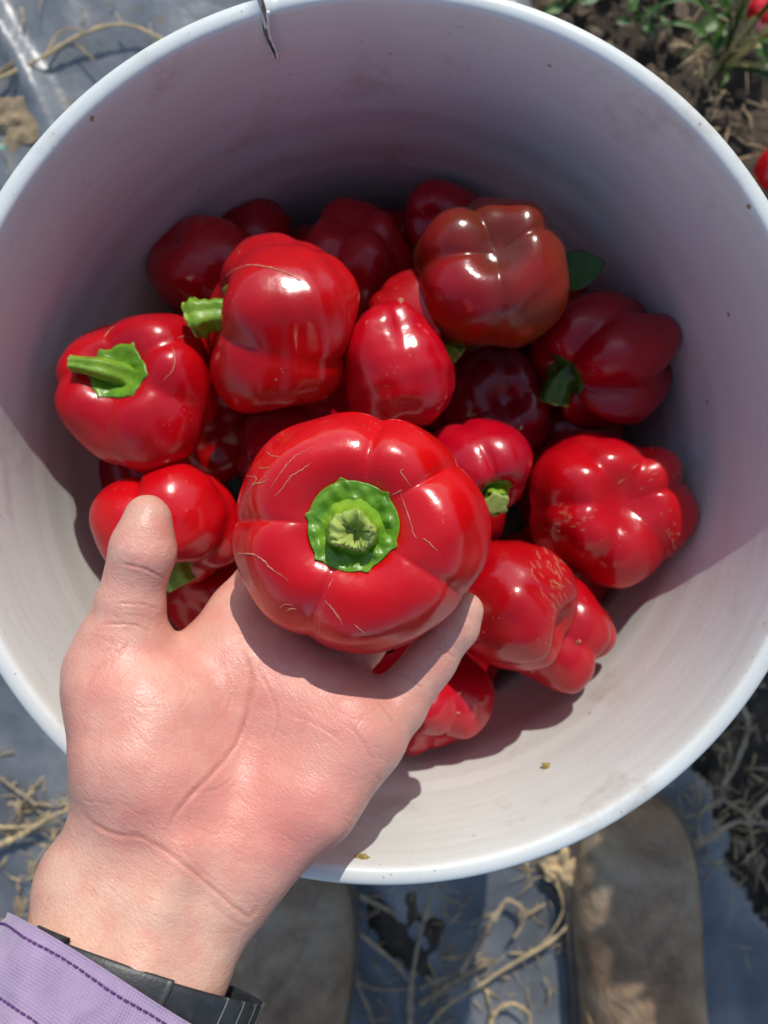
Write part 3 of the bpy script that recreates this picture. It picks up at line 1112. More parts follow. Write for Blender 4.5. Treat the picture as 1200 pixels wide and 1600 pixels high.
lo = cp(0, 1700, .30); 
F1 = Field((-.150, -.200, -.306), (.052, .040, -.176), HV)
fd = F1
# forearm and wrist
fd.add(fd.chain([rp(192, 1315, .231, 86), rp(156, 1400, .228, 88), rp(90, 1600, .212, 98), rp(30, 1760, .199, 110)]), .006)
fd.add(fd.chain([rp(352, 1345, .234, 74), rp(325, 1400, .231, 84), rp(268, 1520, .221, 86), rp(170, 1760, .200, 100)]), .016)
fd.add(fd.chain([rp(255, 1340, .231, 78), rp(235, 1420, .227, 82), rp(110, 1760, .199, 100)]), .014)
fd.add(fd.chain([rp(137, 1368, .231, 68), rp(142, 1378, .231, 68)]), .008)
# flexor tendons in the wrist
fd.add(fd.chain([rp(285, 1330, .2160, 20), rp(250, 1420, .2125, 16), rp(215, 1520, .206, 16)]), .012)
# heel of the hand, little finger side
fd.add(fd.chain([rp(400, 1335, .233, 66), rp(484, 1250, .235, 72), rp(556, 1150, .241, 64)]), .014)
# metacarpals
fd.add(fd.chain([rp(300, 1330, .237, 56), rp(350, 1016, .251, 57)]), .009)
fd.add(fd.chain([rp(310, 1330, .238, 54), rp(430, 1025, .253, 56)]), .016)
fd.add(fd.chain([rp(330, 1330, .238, 54), rp(505, 1075, .251, 56)]), .016)
fd.add(fd.chain([rp(345, 1320, .236, 54), rp(566, 1140, .247, 52)]), .016)
# pads under the fingers
fd.add(fd.chain([rp(368, 1050, .247, 40), rp(520, 1122, .2425, 42)]), .016)
# ball of the thumb
fd.add(fd.chain([rp(218, 1185, .234, 103), rp(202, 1085, .238, 94), rp(190, 1045, .240, 82)]), .012)
fd.add(fd.chain([rp(262, 1215, .231, 88), rp(285, 1125, .239, 74)]), .012)
fd.add(fd.chain([rp(220, 1180, .2275, 70), rp(240, 1120, .2300, 62)]), .012)
# web between thumb and index
fd.add(fd.chain([rp(232, 1100, .248, 40), rp(320, 1062, .253, 34)]), .007)
# thumb
fd.add(fd.chain([rp(189, 1050, .240, 79), rp(196, 992, .2385, 60), rp(204, 945, .2375, 52.5), rp(212, 903, .2365, 46), rp(223, 856, .2355, 46), rp(231, 806, .2355, 33)], .0025), .006)
fd.add(fd.chain([rp(225, 862, .2335, 40), rp(230, 828, .2335, 31)], .003), .006)
# index, middle and ring fingers curl beneath the pepper
fd.add(fd.chain([rp(350, 1008, .252, 54), rp(374, 960, .256, 48), rp(448, 868, .2745, 44), rp(520, 778, .278, 38), rp(560, 728, .270, 33)], .003), .006)
fd.add(fd.chain([rp(430, 1025, .254, 52), rp(545, 890, .2775, 45), rp(625, 800, .281, 39), rp(668, 756, .272, 33)], .003), .006)
fd.add(fd.chain([rp(500, 1072, .252, 50), rp(560, 1002, .262, 42), rp(630, 915, .2765, 41), rp(690, 840, .277, 36), rp(712, 800, .268, 31)], .003), .004)
# little finger along the pepper's side
fd.add(fd.chain([rp(566, 1150, .244, 58), rp(617, 1104, .247, 47), rp(672, 1034, .2485, 38.5), rp(712, 979, .2475, 34), rp(728, 953, .2465, 28.5)], .003), .0028)
HVt, HF = F1.mesh()
# relax twice, then refine
def relax(V, Fq, it, lam=.5):
    e = np.vstack([Fq[:, [0, 1]], Fq[:, [1, 2]], Fq[:, [2, 3]], Fq[:, [3, 0]]])
    for q in range(it):
        acc = np.zeros_like(V); cnt = np.zeros(len(V))
        for a, b in ((0, 1), (1, 0)):
            for ax in range(3):
                acc[:, ax] += np.bincount(e[:, a], V[e[:, b], ax], len(V))
            cnt += np.bincount(e[:, a], minlength=len(V))
        V = V + lam * (acc / cnt[:, None] - V)
    return V


HVt = relax(HVt, HF, 3)
tmp = bpy.data.meshes.new('hand_tmp')
tmp.from_pydata(HVt.tolist(), [], HF.tolist())
bm = bmesh.new(); bm.from_mesh(tmp)
bmesh.ops.subdivide_edges(bm, edges=bm.edges[:], cuts=2, use_grid_fill=True, smooth=0)
bm.normal_update()
bm.verts.ensure_lookup_table()
Vh = np.array([v.co[:] for v in bm.verts]); Nh = np.array([v.normal[:] for v in bm.verts])
Fh = [[v.index for v in f.verts] for f in bm.faces]
bm.free(); bpy.data.meshes.remove(tmp)
Fq = np.array([q for q in Fh if len(q) == 4])
Vh = relax(Vh, Fq, 2)
# orientation check (normals should face out)
if (Nh[:, 2] * (Vh[:, 2] - Vh[:, 2].mean())).mean() < 0:
    Fh = [q[::-1] for q in Fh]; Nh = -Nh
U = 600 + Vh[:, 0] / -Vh[:, 2] * F
W = 800 - Vh[:, 1] / -Vh[:, 2] * F
facing = np.clip(-(Nh * Vh).sum(1) / np.linalg.norm(Vh, axis=1) * 2.0, 0, 1)


def seg_dist(px, py, line):
    best = np.full(px.shape, 1e9); par = np.zeros(px.shape)
    n = len(line) - 1
    for i in range(n):
        a, b = line[i], line[i + 1]
        dx, dy = b[0] - a[0], b[1] - a[1]
        t = np.clip(((px - a[0]) * dx + (py - a[1]) * dy) / (dx * dx + dy * dy), 0, 1)
        d = np.hypot(px - a[0] - t * dx, py - a[1] - t * dy)
        m = d < best
        best = np.where(m, d, best); par = np.where(m, (i + t) / n, par)
    return best, par


CREASES = [  # polyline, depth mm, width px
    ([(372, 1000), (388, 1035), (393, 1073), (373, 1153), (333, 1207), (280, 1262), (258, 1300)], 1.0, 9),
    ([(400, 1040), (427, 1093), (433, 1133), (415, 1170)], .45, 6),
    ([(118, 1250), (140, 1282), (180, 1303), (225, 1310), (287, 1350), (347, 1400), (388, 1432), (404, 1412)], .75, 8),
    ([(330, 1410), (365, 1440), (392, 1452)], .35, 6),
    ([(186, 880), (205, 884), (227, 889), (261, 905)], .9, 5),
    ([(179, 943), (220, 944), (252, 953)], .6, 5),
    ([(154, 975), (208, 976), (236, 987)], .7, 5), ([(190, 960), (225, 964), (246, 972)], .3, 4),
    ([(678, 1009), (696, 1018), (714, 1031)], .6, 5), ([(625, 1051), (643, 1062), (662, 1078)], .6, 5), ([(588, 1092), (603, 1112), (618, 1134)], .5, 7),
    ([(545, 1130), (570, 1165), (588, 1195)], .45, 7), ([(440, 1110), (490, 1130), (540, 1160)], .35, 8),
    ([(130, 1090), (150, 1050), (185, 1020), (215, 1005)], .35, 7), ([(300, 1240), (340, 1232), (370, 1210)], .3, 5), ([(290, 1262), (300, 1290), (330, 1300)], .3, 5),
    ([(345, 1030), (360, 1080), (352, 1130)], .3, 6), ([(270, 1300), (300, 1345), (340, 1382)], .35, 6),
]
rf = random.Random(8)
for _ in range(90):          # fine short lines of the palm and wrist
    x, y = rf.uniform(120, 600), rf.uniform(990, 1420)
    if y < 1270: a_ = rf.choice([rf.gauss(-62, 22), rf.gauss(-30, 20), rf.gauss(48, 18)])
    else: a_ = rf.gauss(-32, 14)
    q_ = rf.uniform(18, 60); k_ = rf.uniform(-.25, .25)
    ca_, sa_ = math.cos(D(a_)), -math.sin(D(a_))
    CREASES.append(([(x, y), (x + q_ * .5 * ca_ - k_ * q_ * sa_ * .3, y + q_ * .5 * sa_ + k_ * q_ * ca_ * .3), (x + q_ * ca_, y + q_ * sa_)], rf.uniform(.10, .26), 4.5))
disp = np.zeros(len(Vh)); crease_tint = np.zeros(len(Vh))
for ln, dp, wd in CREASES:
    ln = smooth_path(np.array([(a, b, 0) for a, b in ln], float), 24)[:, :2]
    sel = np.where((U > ln[:, 0].min() - 30) & (U < ln[:, 0].max() + 30) & (W > ln[:, 1].min() - 30) & (W < ln[:, 1].max() + 30))[0]
    if not len(sel): continue
    d, par = seg_dist(U[sel], W[sel], ln)
    fac_ = facing[sel]
    end = np.clip(np.minimum(par, 1 - par) / .18, 0, 1)
    wd = max(2.4, wd * .48)
    g = np.exp(-(d / wd) ** 2) * end
    irr = .65 + .35 * np.sin(par * 23 + dp * 9) * np.sin(par * 41 + 2)
    disp[sel] -= dp * 1e-3 * .42 * g * fac_ * irr
    disp[sel] += dp * 1e-3 * .08 * np.exp(-((d - wd * 2.0) / (wd * 1.1)) ** 2) * end * fac_
    crease_tint[sel] = np.maximum(crease_tint[sel], np.exp(-(d / (wd * .6)) ** 2) * end * fac_ * min(1, dp))
# gentle unevenness of flesh
lump = sum(a * np.sin(Vh @ k + p) for a, k, p in [(.00016, np.array([310, 140, 90.]), 1), (.00014, np.array([-180, 290, 60.]), 2), (.00012, np.array([420, -350, 200.]), 0), (.0001, np.array([90, 620, -310.]), 4)])
Vh = Vh + Nh * (disp + lump * .45)[:, None]
# natural skin tints
base = np.array([.75, .39, .29]); pink = np.array([.75, .255, .205]); wrist = np.array([.75, .45, .325]); dirt = np.array([.42, .26, .18]); red = np.array([.62, .20, .15])


def blob(u, v_, ru, rv=None):
    return np.exp(-(((U - u) / ru) ** 2 + ((W - v_) / (rv or ru)) ** 2))


tint = np.tile(base, (len(Vh), 1))


def lay(c, a):
    global tint
    a = np.clip(a, 0, 1)[:, None]
    tint = tint * (1 - a) + c * a


lay(pink, .75 * blob(450, 1240, 150, 110) + .55 * blob(540, 1130, 70) + .45 * blob(400, 1090, 90) + .45 * blob(270, 1250, 80) + .4 * blob(160, 1090, 60, 90) + .35 * blob(460, 1330, 70))
lay(wrist, np.clip((W - 1330 + (U - 250) * -.35) / 90, 0, 1) * .9)
lay(dirt, .40 * blob(230, 790, 36, 24) + .25 * blob(232, 1000, 60, 18) + .22 * blob(262, 915, 14, 40) + .15 * blob(330, 970, 50, 30))
lay(red, .45 * blob(256, 828, 13, 20) + .4 * blob(188, 1067, 6) + .45 * blob(147, 1393, 6) + .25 * blob(153, 1080, 14, 8) + .25 * blob(265, 1438, 10, 5))
lay(np.array([.50, .17, .12]), crease_tint * .75)  # creases tinted a darker red-brown
lay(np.array([.70, .50, .36]), .35 * blob(735, 945, 25) + .25 * blob(470, 1180, 90, 60))

# move the hand from lens axes to world, origin at the wrist
Wh = (B @ (Vh - RC).T).T + np.array([0, 0, RIM_Z])
wrist_w = wp(230, 1420, .229)
person = empty('person', wrist_w)
tag(person, 'left hand and wrist reaching over the pail, palm up, holding a pepper', 'person')
hand = mesh_obj('hand', Wh - wrist_w, Fh, M['skin'], person)
ca = hand.data.color_attributes.new('tint', 'FLOAT_COLOR', 'POINT')
ca.data.foreach_set('color', np.c_[tint, np.ones(len(tint))].astype(np.float32).ravel())


# nails on the far side of thumb and little finger
def nail(c, tip_dir, out_dir, L, Wd):
    t = B @ np.array(tip_dir, float); t /= np.linalg.norm(t)
    o = B @ np.array(out_dir, float); o -= t * (o @ t); o /= np.linalg.norm(o)
    s = np.cross(t, o)
    V = []
    for i, a in enumerate(np.linspace(-1, 1, 9)):
        for b in np.linspace(-1, 1, 9):
            wv = Wd * (1 - .18 * max(0, -a) ** 2 - .25 * max(0, a) ** 4)
            V.append(c2w(c) - wrist_w + t * a * L - t * .12 * L * b * b * (1 if a > 0 else -.6) + s * b * wv - o * (.55 * Wd * b * b))
    o_ = mesh_obj('nail', V, grid_faces(9, 9, False), M['nail'], person)
    sm = o_.modifiers.new('thick', 'SOLIDIFY'); sm.thickness = .0006; sm.offset = 0
    return o_


nail(cp(229, 822, .2355 + .0085), (.08, 1, 0), (0, 0, -1), .0070, .0062)
nail(cp(724, 962, .2475 + .0066), (.6, .8, .1), (.1, -.1, -1), .0052, .0045)

# ------------------------------------------------------------------ sleeve cuff and watch strap round the forearm
sd2 = np.array([.905, -.42, .05]); sd2 /= np.linalg.norm(sd2)      # across the forearm, to the right (lens axes)
ax2 = np.array([-.38, -.80, .46]); ax2 -= sd2 * (ax2 @ sd2); ax2 /= np.linalg.norm(ax2)   # down the forearm, rising to the elbow
up2 = np.cross(sd2, ax2); up2 *= np.sign(up2[2])
FC = cp(208, 1518, .2215)                    # middle of the forearm at the hem


def ring(c, rx, rz, th, zoff=0):
    return c + sd2 * (rx * math.cos(th)) + up2 * (rz * math.sin(th) + zoff)


def loc(p):
    return c2w(p)


def cuff():
    root = empty('shirt_cuff', c2w(FC))
    tag(root, 'purple cotton shirt cuff with dark stitching round the wrist', 'sleeve')
    base = c2w(FC)
    nth, nl = 160, 40
    def surf(s, th, off=0.0):
        # s: distance down the sleeve from the hem
        wob = .0010 * math.sin(3 * th + 1 + s * 40) + .0009 * math.sin(9 * th - s * 120) * min(1, s / .012) + .0005 * math.sin(17 * th + s * 260) * min(1, s / .01)
        pk = -.00035 * math.exp(-((s - .0012) / .0006) ** 2) - .0006 * math.exp(-((s - .0165) / .0012) ** 2)
        puck = .00035 * math.sin(th * 46 + 3 * math.sin(s * 300)) * math.exp(-((s - .009) / .006) ** 2)
        rx = .0405 + s * .06 + wob + pk + puck + off; rz = .0302 + s * .07 + wob + pk + puck + off
        c = FC + ax2 * (s + .0022 * math.sin(th * 2 + .5))
        return ring(c, rx, rz, th) - base_c
    base_c = FC
    ss = np.concatenate([[0.0], np.linspace(.0004, .022, 26), np.linspace(.026, .085, 13)])
    V = []
    ths = np.linspace(0, 2 * PI, nth, endpoint=False)
    for s in ss:
        for th in ths: V.append(B @ surf(s, th))
    # fold the cloth back inside
    for s in (.0002, .004, .02, .06):
        for th in ths: V.append(B @ surf(s, th, -.0016))
    n1 = len(ss)
    Fc = grid_faces(n1, nth)
    k = n1 * nth
    Fc += [tuple(i + k for i in q)[::-1] for q in grid_faces(4, nth)]
    Fc += [(j, k + j, k + (j + 1) % nth, (j + 1) % nth) for j in range(nth)]
    o = mesh_obj('cloth', V, Fc, M['cuff'], root)
    uv = o.data.uv_layers.new(name='UVMap')
    Vn = len(V)
    for lp in o.data.loops:
        i, j = divmod(lp.vertex_index, nth)
        s = ss[i] if i < n1 else .01
        uv.data[lp.index].uv = (j / nth * .22, s)
    # two rows of stitches
    for row, s in ((0, .0030), (1, .0168)):
        geos = []
        for q in range(130):
            t0 = 2 * PI * q / 130
            P = [B @ surf(s + .0002 * math.sin(t * 9), t, e) for t, e in ((t0, .0000), (t0 + .008, .00028), (t0 + .024, .00032), (t0 + .034, .0000))]
            geos.append(tube_geo(P, .00030, 5))
        v, f = join_geo(geos)
        mesh_obj('stitching', v, f, M['thread'], root)
    return root


cuff()


def strap():
    C0 = FC - ax2 * .0030
    root = empty('watch_strap', c2w(C0))
    tag(root, 'black ribbed rubber watch strap round the wrist, tucked under the purple cuff', 'watch strap')
    def ob(name, ths, s0, s1, r0, r1, par, mat, rx=.0350, rz=.0222, cap=False, sh=0.0):
        V = []
        n = len(ths)
        for th in ths:
            wb = .0016 * max(0, math.cos(th)) ** 3
            for q in range(16):
                t = 2 * PI * (q + .5) / 16
                cs, sn = math.cos(t), math.sin(t)
                s = (s0 + s1) / 2 + (s1 - s0) / 2 * math.copysign(abs(cs) ** .25, cs)
                e = (r0 + r1) / 2 + (r1 - r0) / 2 * math.copysign(abs(sn) ** .6, sn)
                V.append(B @ (ring(C0 + ax2 * (s + sh - .0045 * math.cos(th)), rx + e + wb, rz + e, th) - C0))
        closed = not cap
        Fc = []
        for i in range(n if closed else n - 1):
            i2 = (i + 1) % n
            for j in range(16):
                j2 = (j + 1) % 16
                Fc.append((i * 16 + j, i * 16 + j2, i2 * 16 + j2, i2 * 16 + j))
        if cap:
            Fc.append(tuple(range(16))); Fc.append(tuple((n - 1) * 16 + j for j in range(16))[::-1])
        o = mesh_obj(name, V, [q[::-1] for q in Fc], M[mat], par)
        return o
    band = ob('band', np.linspace(0, 2 * PI, 96, endpoint=False), .0, .020, .0, .0022, root, 'strap')
    for th in np.radians([20, 31, 42, 9, -4]):
        ob('groove', np.linspace(th, th + .02, 3), -.00015, .0202, .0016, .00238, band, 'strap_edge', cap=True)
    ob('keeper', np.linspace(D(118), D(136), 8), -.0022, .021, .0015, .0040, root, 'strap', cap=True)
    ob('buckle_end', np.linspace(D(70), D(122), 18), -.0008, .020, .0016, .0032, root, 'strap', cap=True)
    return root


strap()

# ------------------------------------------------------------------ boots
def boot(name, label, toe, heel, wmul, mirror):
    toe, heel = np.array(toe), np.array(heel)
    d = heel - toe; L = np.linalg.norm(d[:2]); d = d / L; d[2] = 0
    s = np.array([d[1], -d[0], 0])
    root = empty(name, (toe + heel) / 2 * np.array([1, 1, 0]))
    tag(root, label, 'boot', 'work boots on the mulch sheet')
    o = np.array(root.location)
    prof = [  # t along the boot (m), half width, top height, side bias
        (.000, .006, .030), (.006, .024, .044), (.018, .036, .056), (.040, .045, .063), (.070, .0495, .066), (.100, .050, .070), (.130, .0475, .082), (.160, .045, .100), (.190, .044, .122), (.22, .044, .150), (.26, .044, .17), (.29, .036, .17), (.305, .015, .17)]
    nn = 40
    V = []
    for t, hw, hh in prof:
        hw *= wmul
        for k in range(nn):
            a = 2 * PI * k / nn
            x = hw * np.sign(math.cos(a)) * abs(math.cos(a)) ** .75
            z = .024 + (hh - .024) * (max(0, math.sin(a)) ** .8) if math.sin(a) >= 0 else .024 + .006 * math.sin(a)
            cr = .0022 * math.sin(t * 190 + x * 30) * max(0, math.sin(a)) * (1 if .08 < t < .2 else .25)
            p = toe * np.array([1, 1, 0]) + d * t + s * x * 1.0
            V.append(np.array([p[0], p[1], z + cr + .006]) - o)
    Fc = grid_faces(len(prof), nn) + [tuple(range(nn))[::-1], tuple((len(prof) - 1) * nn + k for k in range(nn))]
    up = mesh_obj('upper', V, Fc, M['boot'], root)
    sb = up.modifiers.new('sub', 'SUBSURF'); sb.levels = 1; sb.render_levels = 2
    V = []
    for z in (.004, .028):
        for side in (1, -1):
            pr = prof if side == 1 else prof[::-1]
            for t, hw, hh in pr:
                p = toe * np.array([1, 1, 0]) + d * (t - .004 + .01 * (t / .3)) + s * side * (hw * wmul + .004)
                V.append(np.array([p[0], p[1], z + .004]) - o)
    n = len(prof) * 2
    Fc = [(i, (i + 1) % n, n + (i + 1) % n, n + i) for i in range(n)] + [tuple(range(n))[::-1], tuple(range(n, 2 * n))]
    mesh_obj('sole', V, Fc, M['sole'], root)
    # seam across the toe cap
    pts = []
    for k in np.linspace(-1, 1, 21):
        t = .185 - .03 * k * k
        hw = np.interp(t, [q[0] for q in prof], [q[1] for q in prof]) * wmul
        hh = np.interp(t, [q[0] for q in prof], [q[2] for q in prof])
        a = PI / 2 * (1 - k * .92)
        x = hw * np.sign(math.cos(a)) * abs(math.cos(a)) ** .75
        z = .024 + (hh - .024) * (max(0, math.sin(a)) ** .8)
        p = toe * np.array([1, 1, 0]) + d * t + s * x * 1.01
        pts.append(np.array([p[0], p[1], z + .0068]) - o)
    v, f = tube_geo(pts, .0011, 6)
    mesh_obj('seam', v, f, M['lace'], root)
    return root


boot('work_boot', 'scuffed tan leather boot at the lower right, half in shade', gp(1000, 1255, .05), gp(1010, 1850, .05), 1.0, 1)
boot('work_boot', 'scuffed brown leather boot behind the wrist, in shade', gp(455, 1330, .05), gp(420, 1900, .05), 1.06, -1)


# ------------------------------------------------------------------ dry vines, straw, husks, weeds
def vine(label, pts, r=.0016, mat='vine', h=.012, n=40, twigs=(), name='dry_vine', cat='dry vine', group='dry vines on the ground', wob=.0012, par=None):
    rs = np.random.default_rng(abs(hash_(label)) % 9999)
    P = [gp(q[0], q[1], q[2] if len(q) > 2 else h) for q in pts]
    path = smooth_path(P, n)
    path += np.cumsum(rs.normal(size=path.shape), axis=0) * wob * .12
    r = r * .62
    rr = r * (1 - .45 * np.linspace(0, 1, n)) * (1 + .18 * rs.normal(size=n))
    rr = np.clip(rr, r * .35, r * 1.5)
    for k in rs.integers(3, n - 3, 3): rr[k] *= 1.5
    v, f = tube_geo(path, rr, 8, flat=.8)
    root = mesh_obj(name, v, f, M[mat])
    tag(root, label, cat, group)
    for tw in twigs:
        P = [gp(q[0], q[1], q[2] if len(q) > 2 else h) for q in tw]
        path = smooth_path(P, 16)
        v, f = tube_geo(path, r * .6 * (1 - .5 * np.linspace(0, 1, 16)), 6)
        mesh_obj('twig', v, f, M[mat], root)
    return root


def hash_(s):
    h = 7
    for c in s: h = (h * 31 + ord(c)) % 1000003
    return h


vine('dry tan vine arching over the dusty sheet at the upper left', [(-60, 135), (0, 122), (60, 92), (125, 55), (185, 40), (240, 58), (330, 110)], .0028, 'vine_pale', .02, twigs=[[(72, 84), (92, 52), (115, 44), (135, 50)]])
vine('short broken dry stalk at the upper left edge', [(-30, 125), (5, 108), (18, 98), (25, 92)], .0035, 'husk', .02)
vine('thick pale dry stalk lying flat at the lower left', [(-40, 1262), (30, 1258), (100, 1262), (170, 1268)], .0042, 'vine', .014)
vine('thin dry stalk slanting at the left edge above the straw', [(-30, 1200), (20, 1228), (60, 1258)], .0026, 'vine', .02)
vine('dry stalk crossing the straw at the lower left', [(-20, 1330), (30, 1305), (70, 1282), (110, 1262)], .0034, 'vine_pale', .024)
vine('second thin stalk in the straw at the lower left', [(-20, 1290), (30, 1292), (80, 1280), (120, 1250)], .0028, 'vine_pale', .02)
vine('third thin stalk in the straw at the lower left', [(-20, 1310), (40, 1300), (90, 1302), (130, 1310)], .0022, 'vine', .016)
vine('twisted dry vine near the left edge below the rim', [(-20, 1120), (5, 1160), (6, 1200), (-20, 1230)], .003, 'vine', .012)
vine('long pale dry vine looping from the rim toward the boots', [(905, 1340), (893, 1395), (896, 1430), (860, 1470), (800, 1505), (740, 1545), (690, 1580), (640, 1640)], .0030, 'vine_pale', .03, twigs=[[(870, 1380), (880, 1420), (860, 1460), (830, 1490)], [(893, 1395), (870, 1375), (850, 1360)]])
vine('dry vine with a curled hook between the boots', [(720, 1520), (750, 1470), (775, 1430), (790, 1408), (812, 1420), (815, 1445), (800, 1468)], .0042, 'vine', .03)
vine('straight dry stem rising toward the rim between the boots', [(640, 1620), (642, 1540), (655, 1470), (672, 1410), (690, 1370)], .0036, 'vine', .03)
vine('dry stem slanting from the left boot to the middle', [(530, 1440), (575, 1470), (620, 1505), (645, 1535)], .0034, 'vine', .028)
vine('thin dry stem lying along the left boot', [(535, 1480), (555, 1530), (575, 1580), (600, 1640)], .0032, 'vine', .022)
vine('pale dry stems crossing low between the boots', [(655, 1570), (700, 1540), (740, 1515), (770, 1500)], .0040, 'husk', .026, twigs=[[(655, 1545), (690, 1530), (730, 1518)]])
vine('thin twig forked under the hooked vine', [(545, 1530), (590, 1545), (640, 1545)], .0022, 'vine', .022)
vine('dry curl of vine at the bottom edge', [(760, 1620), (775, 1580), (800, 1568), (825, 1580), (830, 1610)], .0032, 'vine_pale', .03)
vine('short dry stem touching the rim near the left boot', [(560, 1400), (600, 1420), (640, 1445)], .0036, 'vine', .022)
vine('loop of grey vine below the rim at the right', [(1150, 1090), (1168, 1130), (1150, 1190), (1130, 1225), (1125, 1250), (1090, 1270), (1060, 1280)], .0034, 'vine', .028)
vine('bundle of grey vines crossing at the right edge', [(1075, 1325), (1110, 1312), (1150, 1285), (1200, 1285), (1260, 1270)], .0040, 'vine', .03, twigs=[[(1095, 1320), (1090, 1285), (1105, 1260), (1125, 1250)], [(1130, 1250), (1160, 1270), (1180, 1285)], [(1080, 1318), (1120, 1300), (1160, 1278)]])
vine('dry vine leaving the frame at the right', [(1165, 1280), (1190, 1255), (1220, 1230), (1260, 1200)], .0036, 'vine', .03)


def clump(label, u, v_, r, n, seed, mat='husk', flat=.55, h=.0, name='dry_husk', cat='plant litter', group='bits of dry plant litter'):
    rs = np.random.default_rng(seed)
    c = gp(u, v_, h)
    bm = bmesh.new()
    bmesh.ops.create_icosphere(bm, subdivisions=4, radius=1)
    P = np.array([v.co[:] for v in bm.verts])
    d = np.zeros(len(P))
    for o in range(4):
        for k in range(6):
            q = rs.normal(size=3) * 1.6 * 2 ** o
            d += np.sin(P @ q + rs.uniform(0, 6)) * .16 / 1.75 ** o
    P = P * (1 + d)[:, None] * np.array([r * rs.uniform(.8, 1.3), r * rs.uniform(.8, 1.3), r * flat])
    fc = [[v.index for v in f.verts] for f in bm.faces]
    bm.free()
    o = mesh_obj(name, P, fc, M[mat], smooth=False)
    o.location = c + np.array([0, 0, r * flat * .5])
    o.rotation_euler = (0, 0, rs.uniform(0, 6))
    tag(o, label, cat, group)
    return o


clump('crumbly tan clod of dry litter beside the rim at the upper left', 38, 205, .016, 1, 1, 'husk', .6)
clump('small brown crumb of litter at the left edge', 6, 145, .008, 1, 2, 'husk')
clump('grey husk in the straw below the rim at the left', 42, 1355, .013, 1, 3, 'husk')
clump('small husk at the left edge above the cuff', 20, 1410, .010, 1, 4, 'husk')
clump('dark clod at the far left beside the straw', -5, 1370, .014, 1, 5, 'clod')
clump('single crumb on the blue sheet near the thumb side rim', 32, 1176, .0045, 1, 6, 'husk')
clump('pair-forming crumb on the sheet close to the hand', 73, 1196, .0045, 1, 7, 'husk')
clump('fluffy dry blossom tangle touching the rim above the right boot', 882, 1352, .013, 1, 8, 'vine_pale', .6, .02)
for k, (u, v_, r) in enumerate([(625, 1420, .012), (655, 1450, .010), (610, 1455, .008), (670, 1415, .009), (640, 1480, .007)]):
    clump('clod of soil in the torn hole of the sheet, ' + ['largest', 'second largest', 'at its left', 'at its right', 'lowest'][k], u, v_, r, 1, 20 + k, 'clod', .6, -.008, 'soil_clod', 'clod', 'soil clods')

# stuff: loose clods over the bare soil on the right
rs = np.random.default_rng(12)
geos = []
ico = bmesh.new(); bmesh.ops.create_icosphere(ico, subdivisions=1, radius=1)
IV = np.array([v.co[:] for v in ico.verts]); IF = [[v.index for v in f.verts] for f in ico.faces]; ico.free()
for k in range(1500):
    y = rs.uniform(-.6, .6)
    x = np.interp(y, EDGE_Y, EDGE_X) + .005 + abs(rs.normal()) * .16
    r = .0022 + .0075 * rs.random() ** 3.2
    V = IV * (1 + .28 * rs.normal(size=(len(IV), 1))) * r * np.array([rs.uniform(.8, 1.3), rs.uniform(.8, 1.3), .7])
    geos.append(((V + np.array([x, y, -.012 + r * .3])).tolist(), IF))
v, f = join_geo(geos)
tag(mesh_obj('loose_soil', v, f, M['clod'], smooth=False), 'loose crumbs and clods of dry soil beside the sheet', 'soil', kind='stuff')


def blade(root_p, tip_p, width, mat, parent, lift=.03, bend=0.0, seed=0):
    a, b = np.array(root_p), np.array(tip_p)
    n = 14
    d = b - a; side = np.cross(d, [0, 0, 1.0]); side /= np.linalg.norm(side) + 1e-9
    V = []
    for i, t in enumerate(np.linspace(0, 1, n)):
        p = a + d * t + np.array([0, 0, lift * 4 * t * (1 - t) * .8]) + side * bend * math.sin(PI * t)
        wv = width * (.75 + .5 * t) * (1 - t ** 3) + .0002
        for q, e in ((-1, .25), (0, 0), (1, .25)):
            V.append(p + side * q * wv * .5 + np.array([0, 0, e * wv]))
    return mesh_obj('blade', V, grid_faces(n, 3, False), M[mat], parent)


def grass(label, u, v_, blades, group='weeds on the bare soil'):
    c = gp(u, v_, 0)
    root = empty('grass_clump', c)
    tag(root, label, 'grass', group)
    for k, (tu, tv, th, wd, mat, lift) in enumerate(blades):
        q = random.Random(k * 3 + int(u))
        r0 = np.array([q.uniform(-.006, .006), q.uniform(-.006, .006), -.004])
        blade(r0, gp(tu, tv, th) - c, wd, mat, root, lift, q.uniform(-.008, .008))
    return root


grass('green grass tuft rooted in the soil at the upper right', 1128, 98, [
    (1020, 40, .05, .006, 'grass', .04), (1040, -20, .09, .007, 'grass', .03), (1085, -40, .09, .008, 'leaf', .03), (1110, 10, .07, .009, 'grass', .03), (1135, -30, .10, .008, 'leaf', .02),
    (1150, -10, .10, .006, 'grass', .03), (1230, 30, .05, .006, 'grass_dry', .03), (1240, 90, .03, .006, 'grass', .03), (1230, 120, .02, .005, 'grass_dry', .02), (1098, 138, .012, .005, 'grass_dry', .012),
    (1122, 140, .010, .004, 'grass', .010), (1060, 90, .03, .004, 'grass', .03), (990, 30, .05, .004, 'leaf', .05), (1250, -20, .08, .006, 'leaf', .04), (1180, 30, .06, .005, 'grass_dry', .03),
    (1190, 80, .03, .005, 'grass_dry', .02), (1205, 140, .015, .005, 'leaf', .02), (1090, 40, .05, .005, 'leaf', .04), (1165, 60, .05, .004, 'grass_dry', .03)])
grass('smaller grass tuft at the top edge right of the rim', 1030, 20, [(985, -10, .04, .004, 'grass', .03), (1010, -30, .05, .004, 'leaf', .02), (1060, -20, .04, .004, 'grass', .03), (1005, 45, .02, .004, 'grass', .02), (1045, 60, .02, .003, 'grass', .02), (975, 25, .02, .004, 'leaf', .02)])


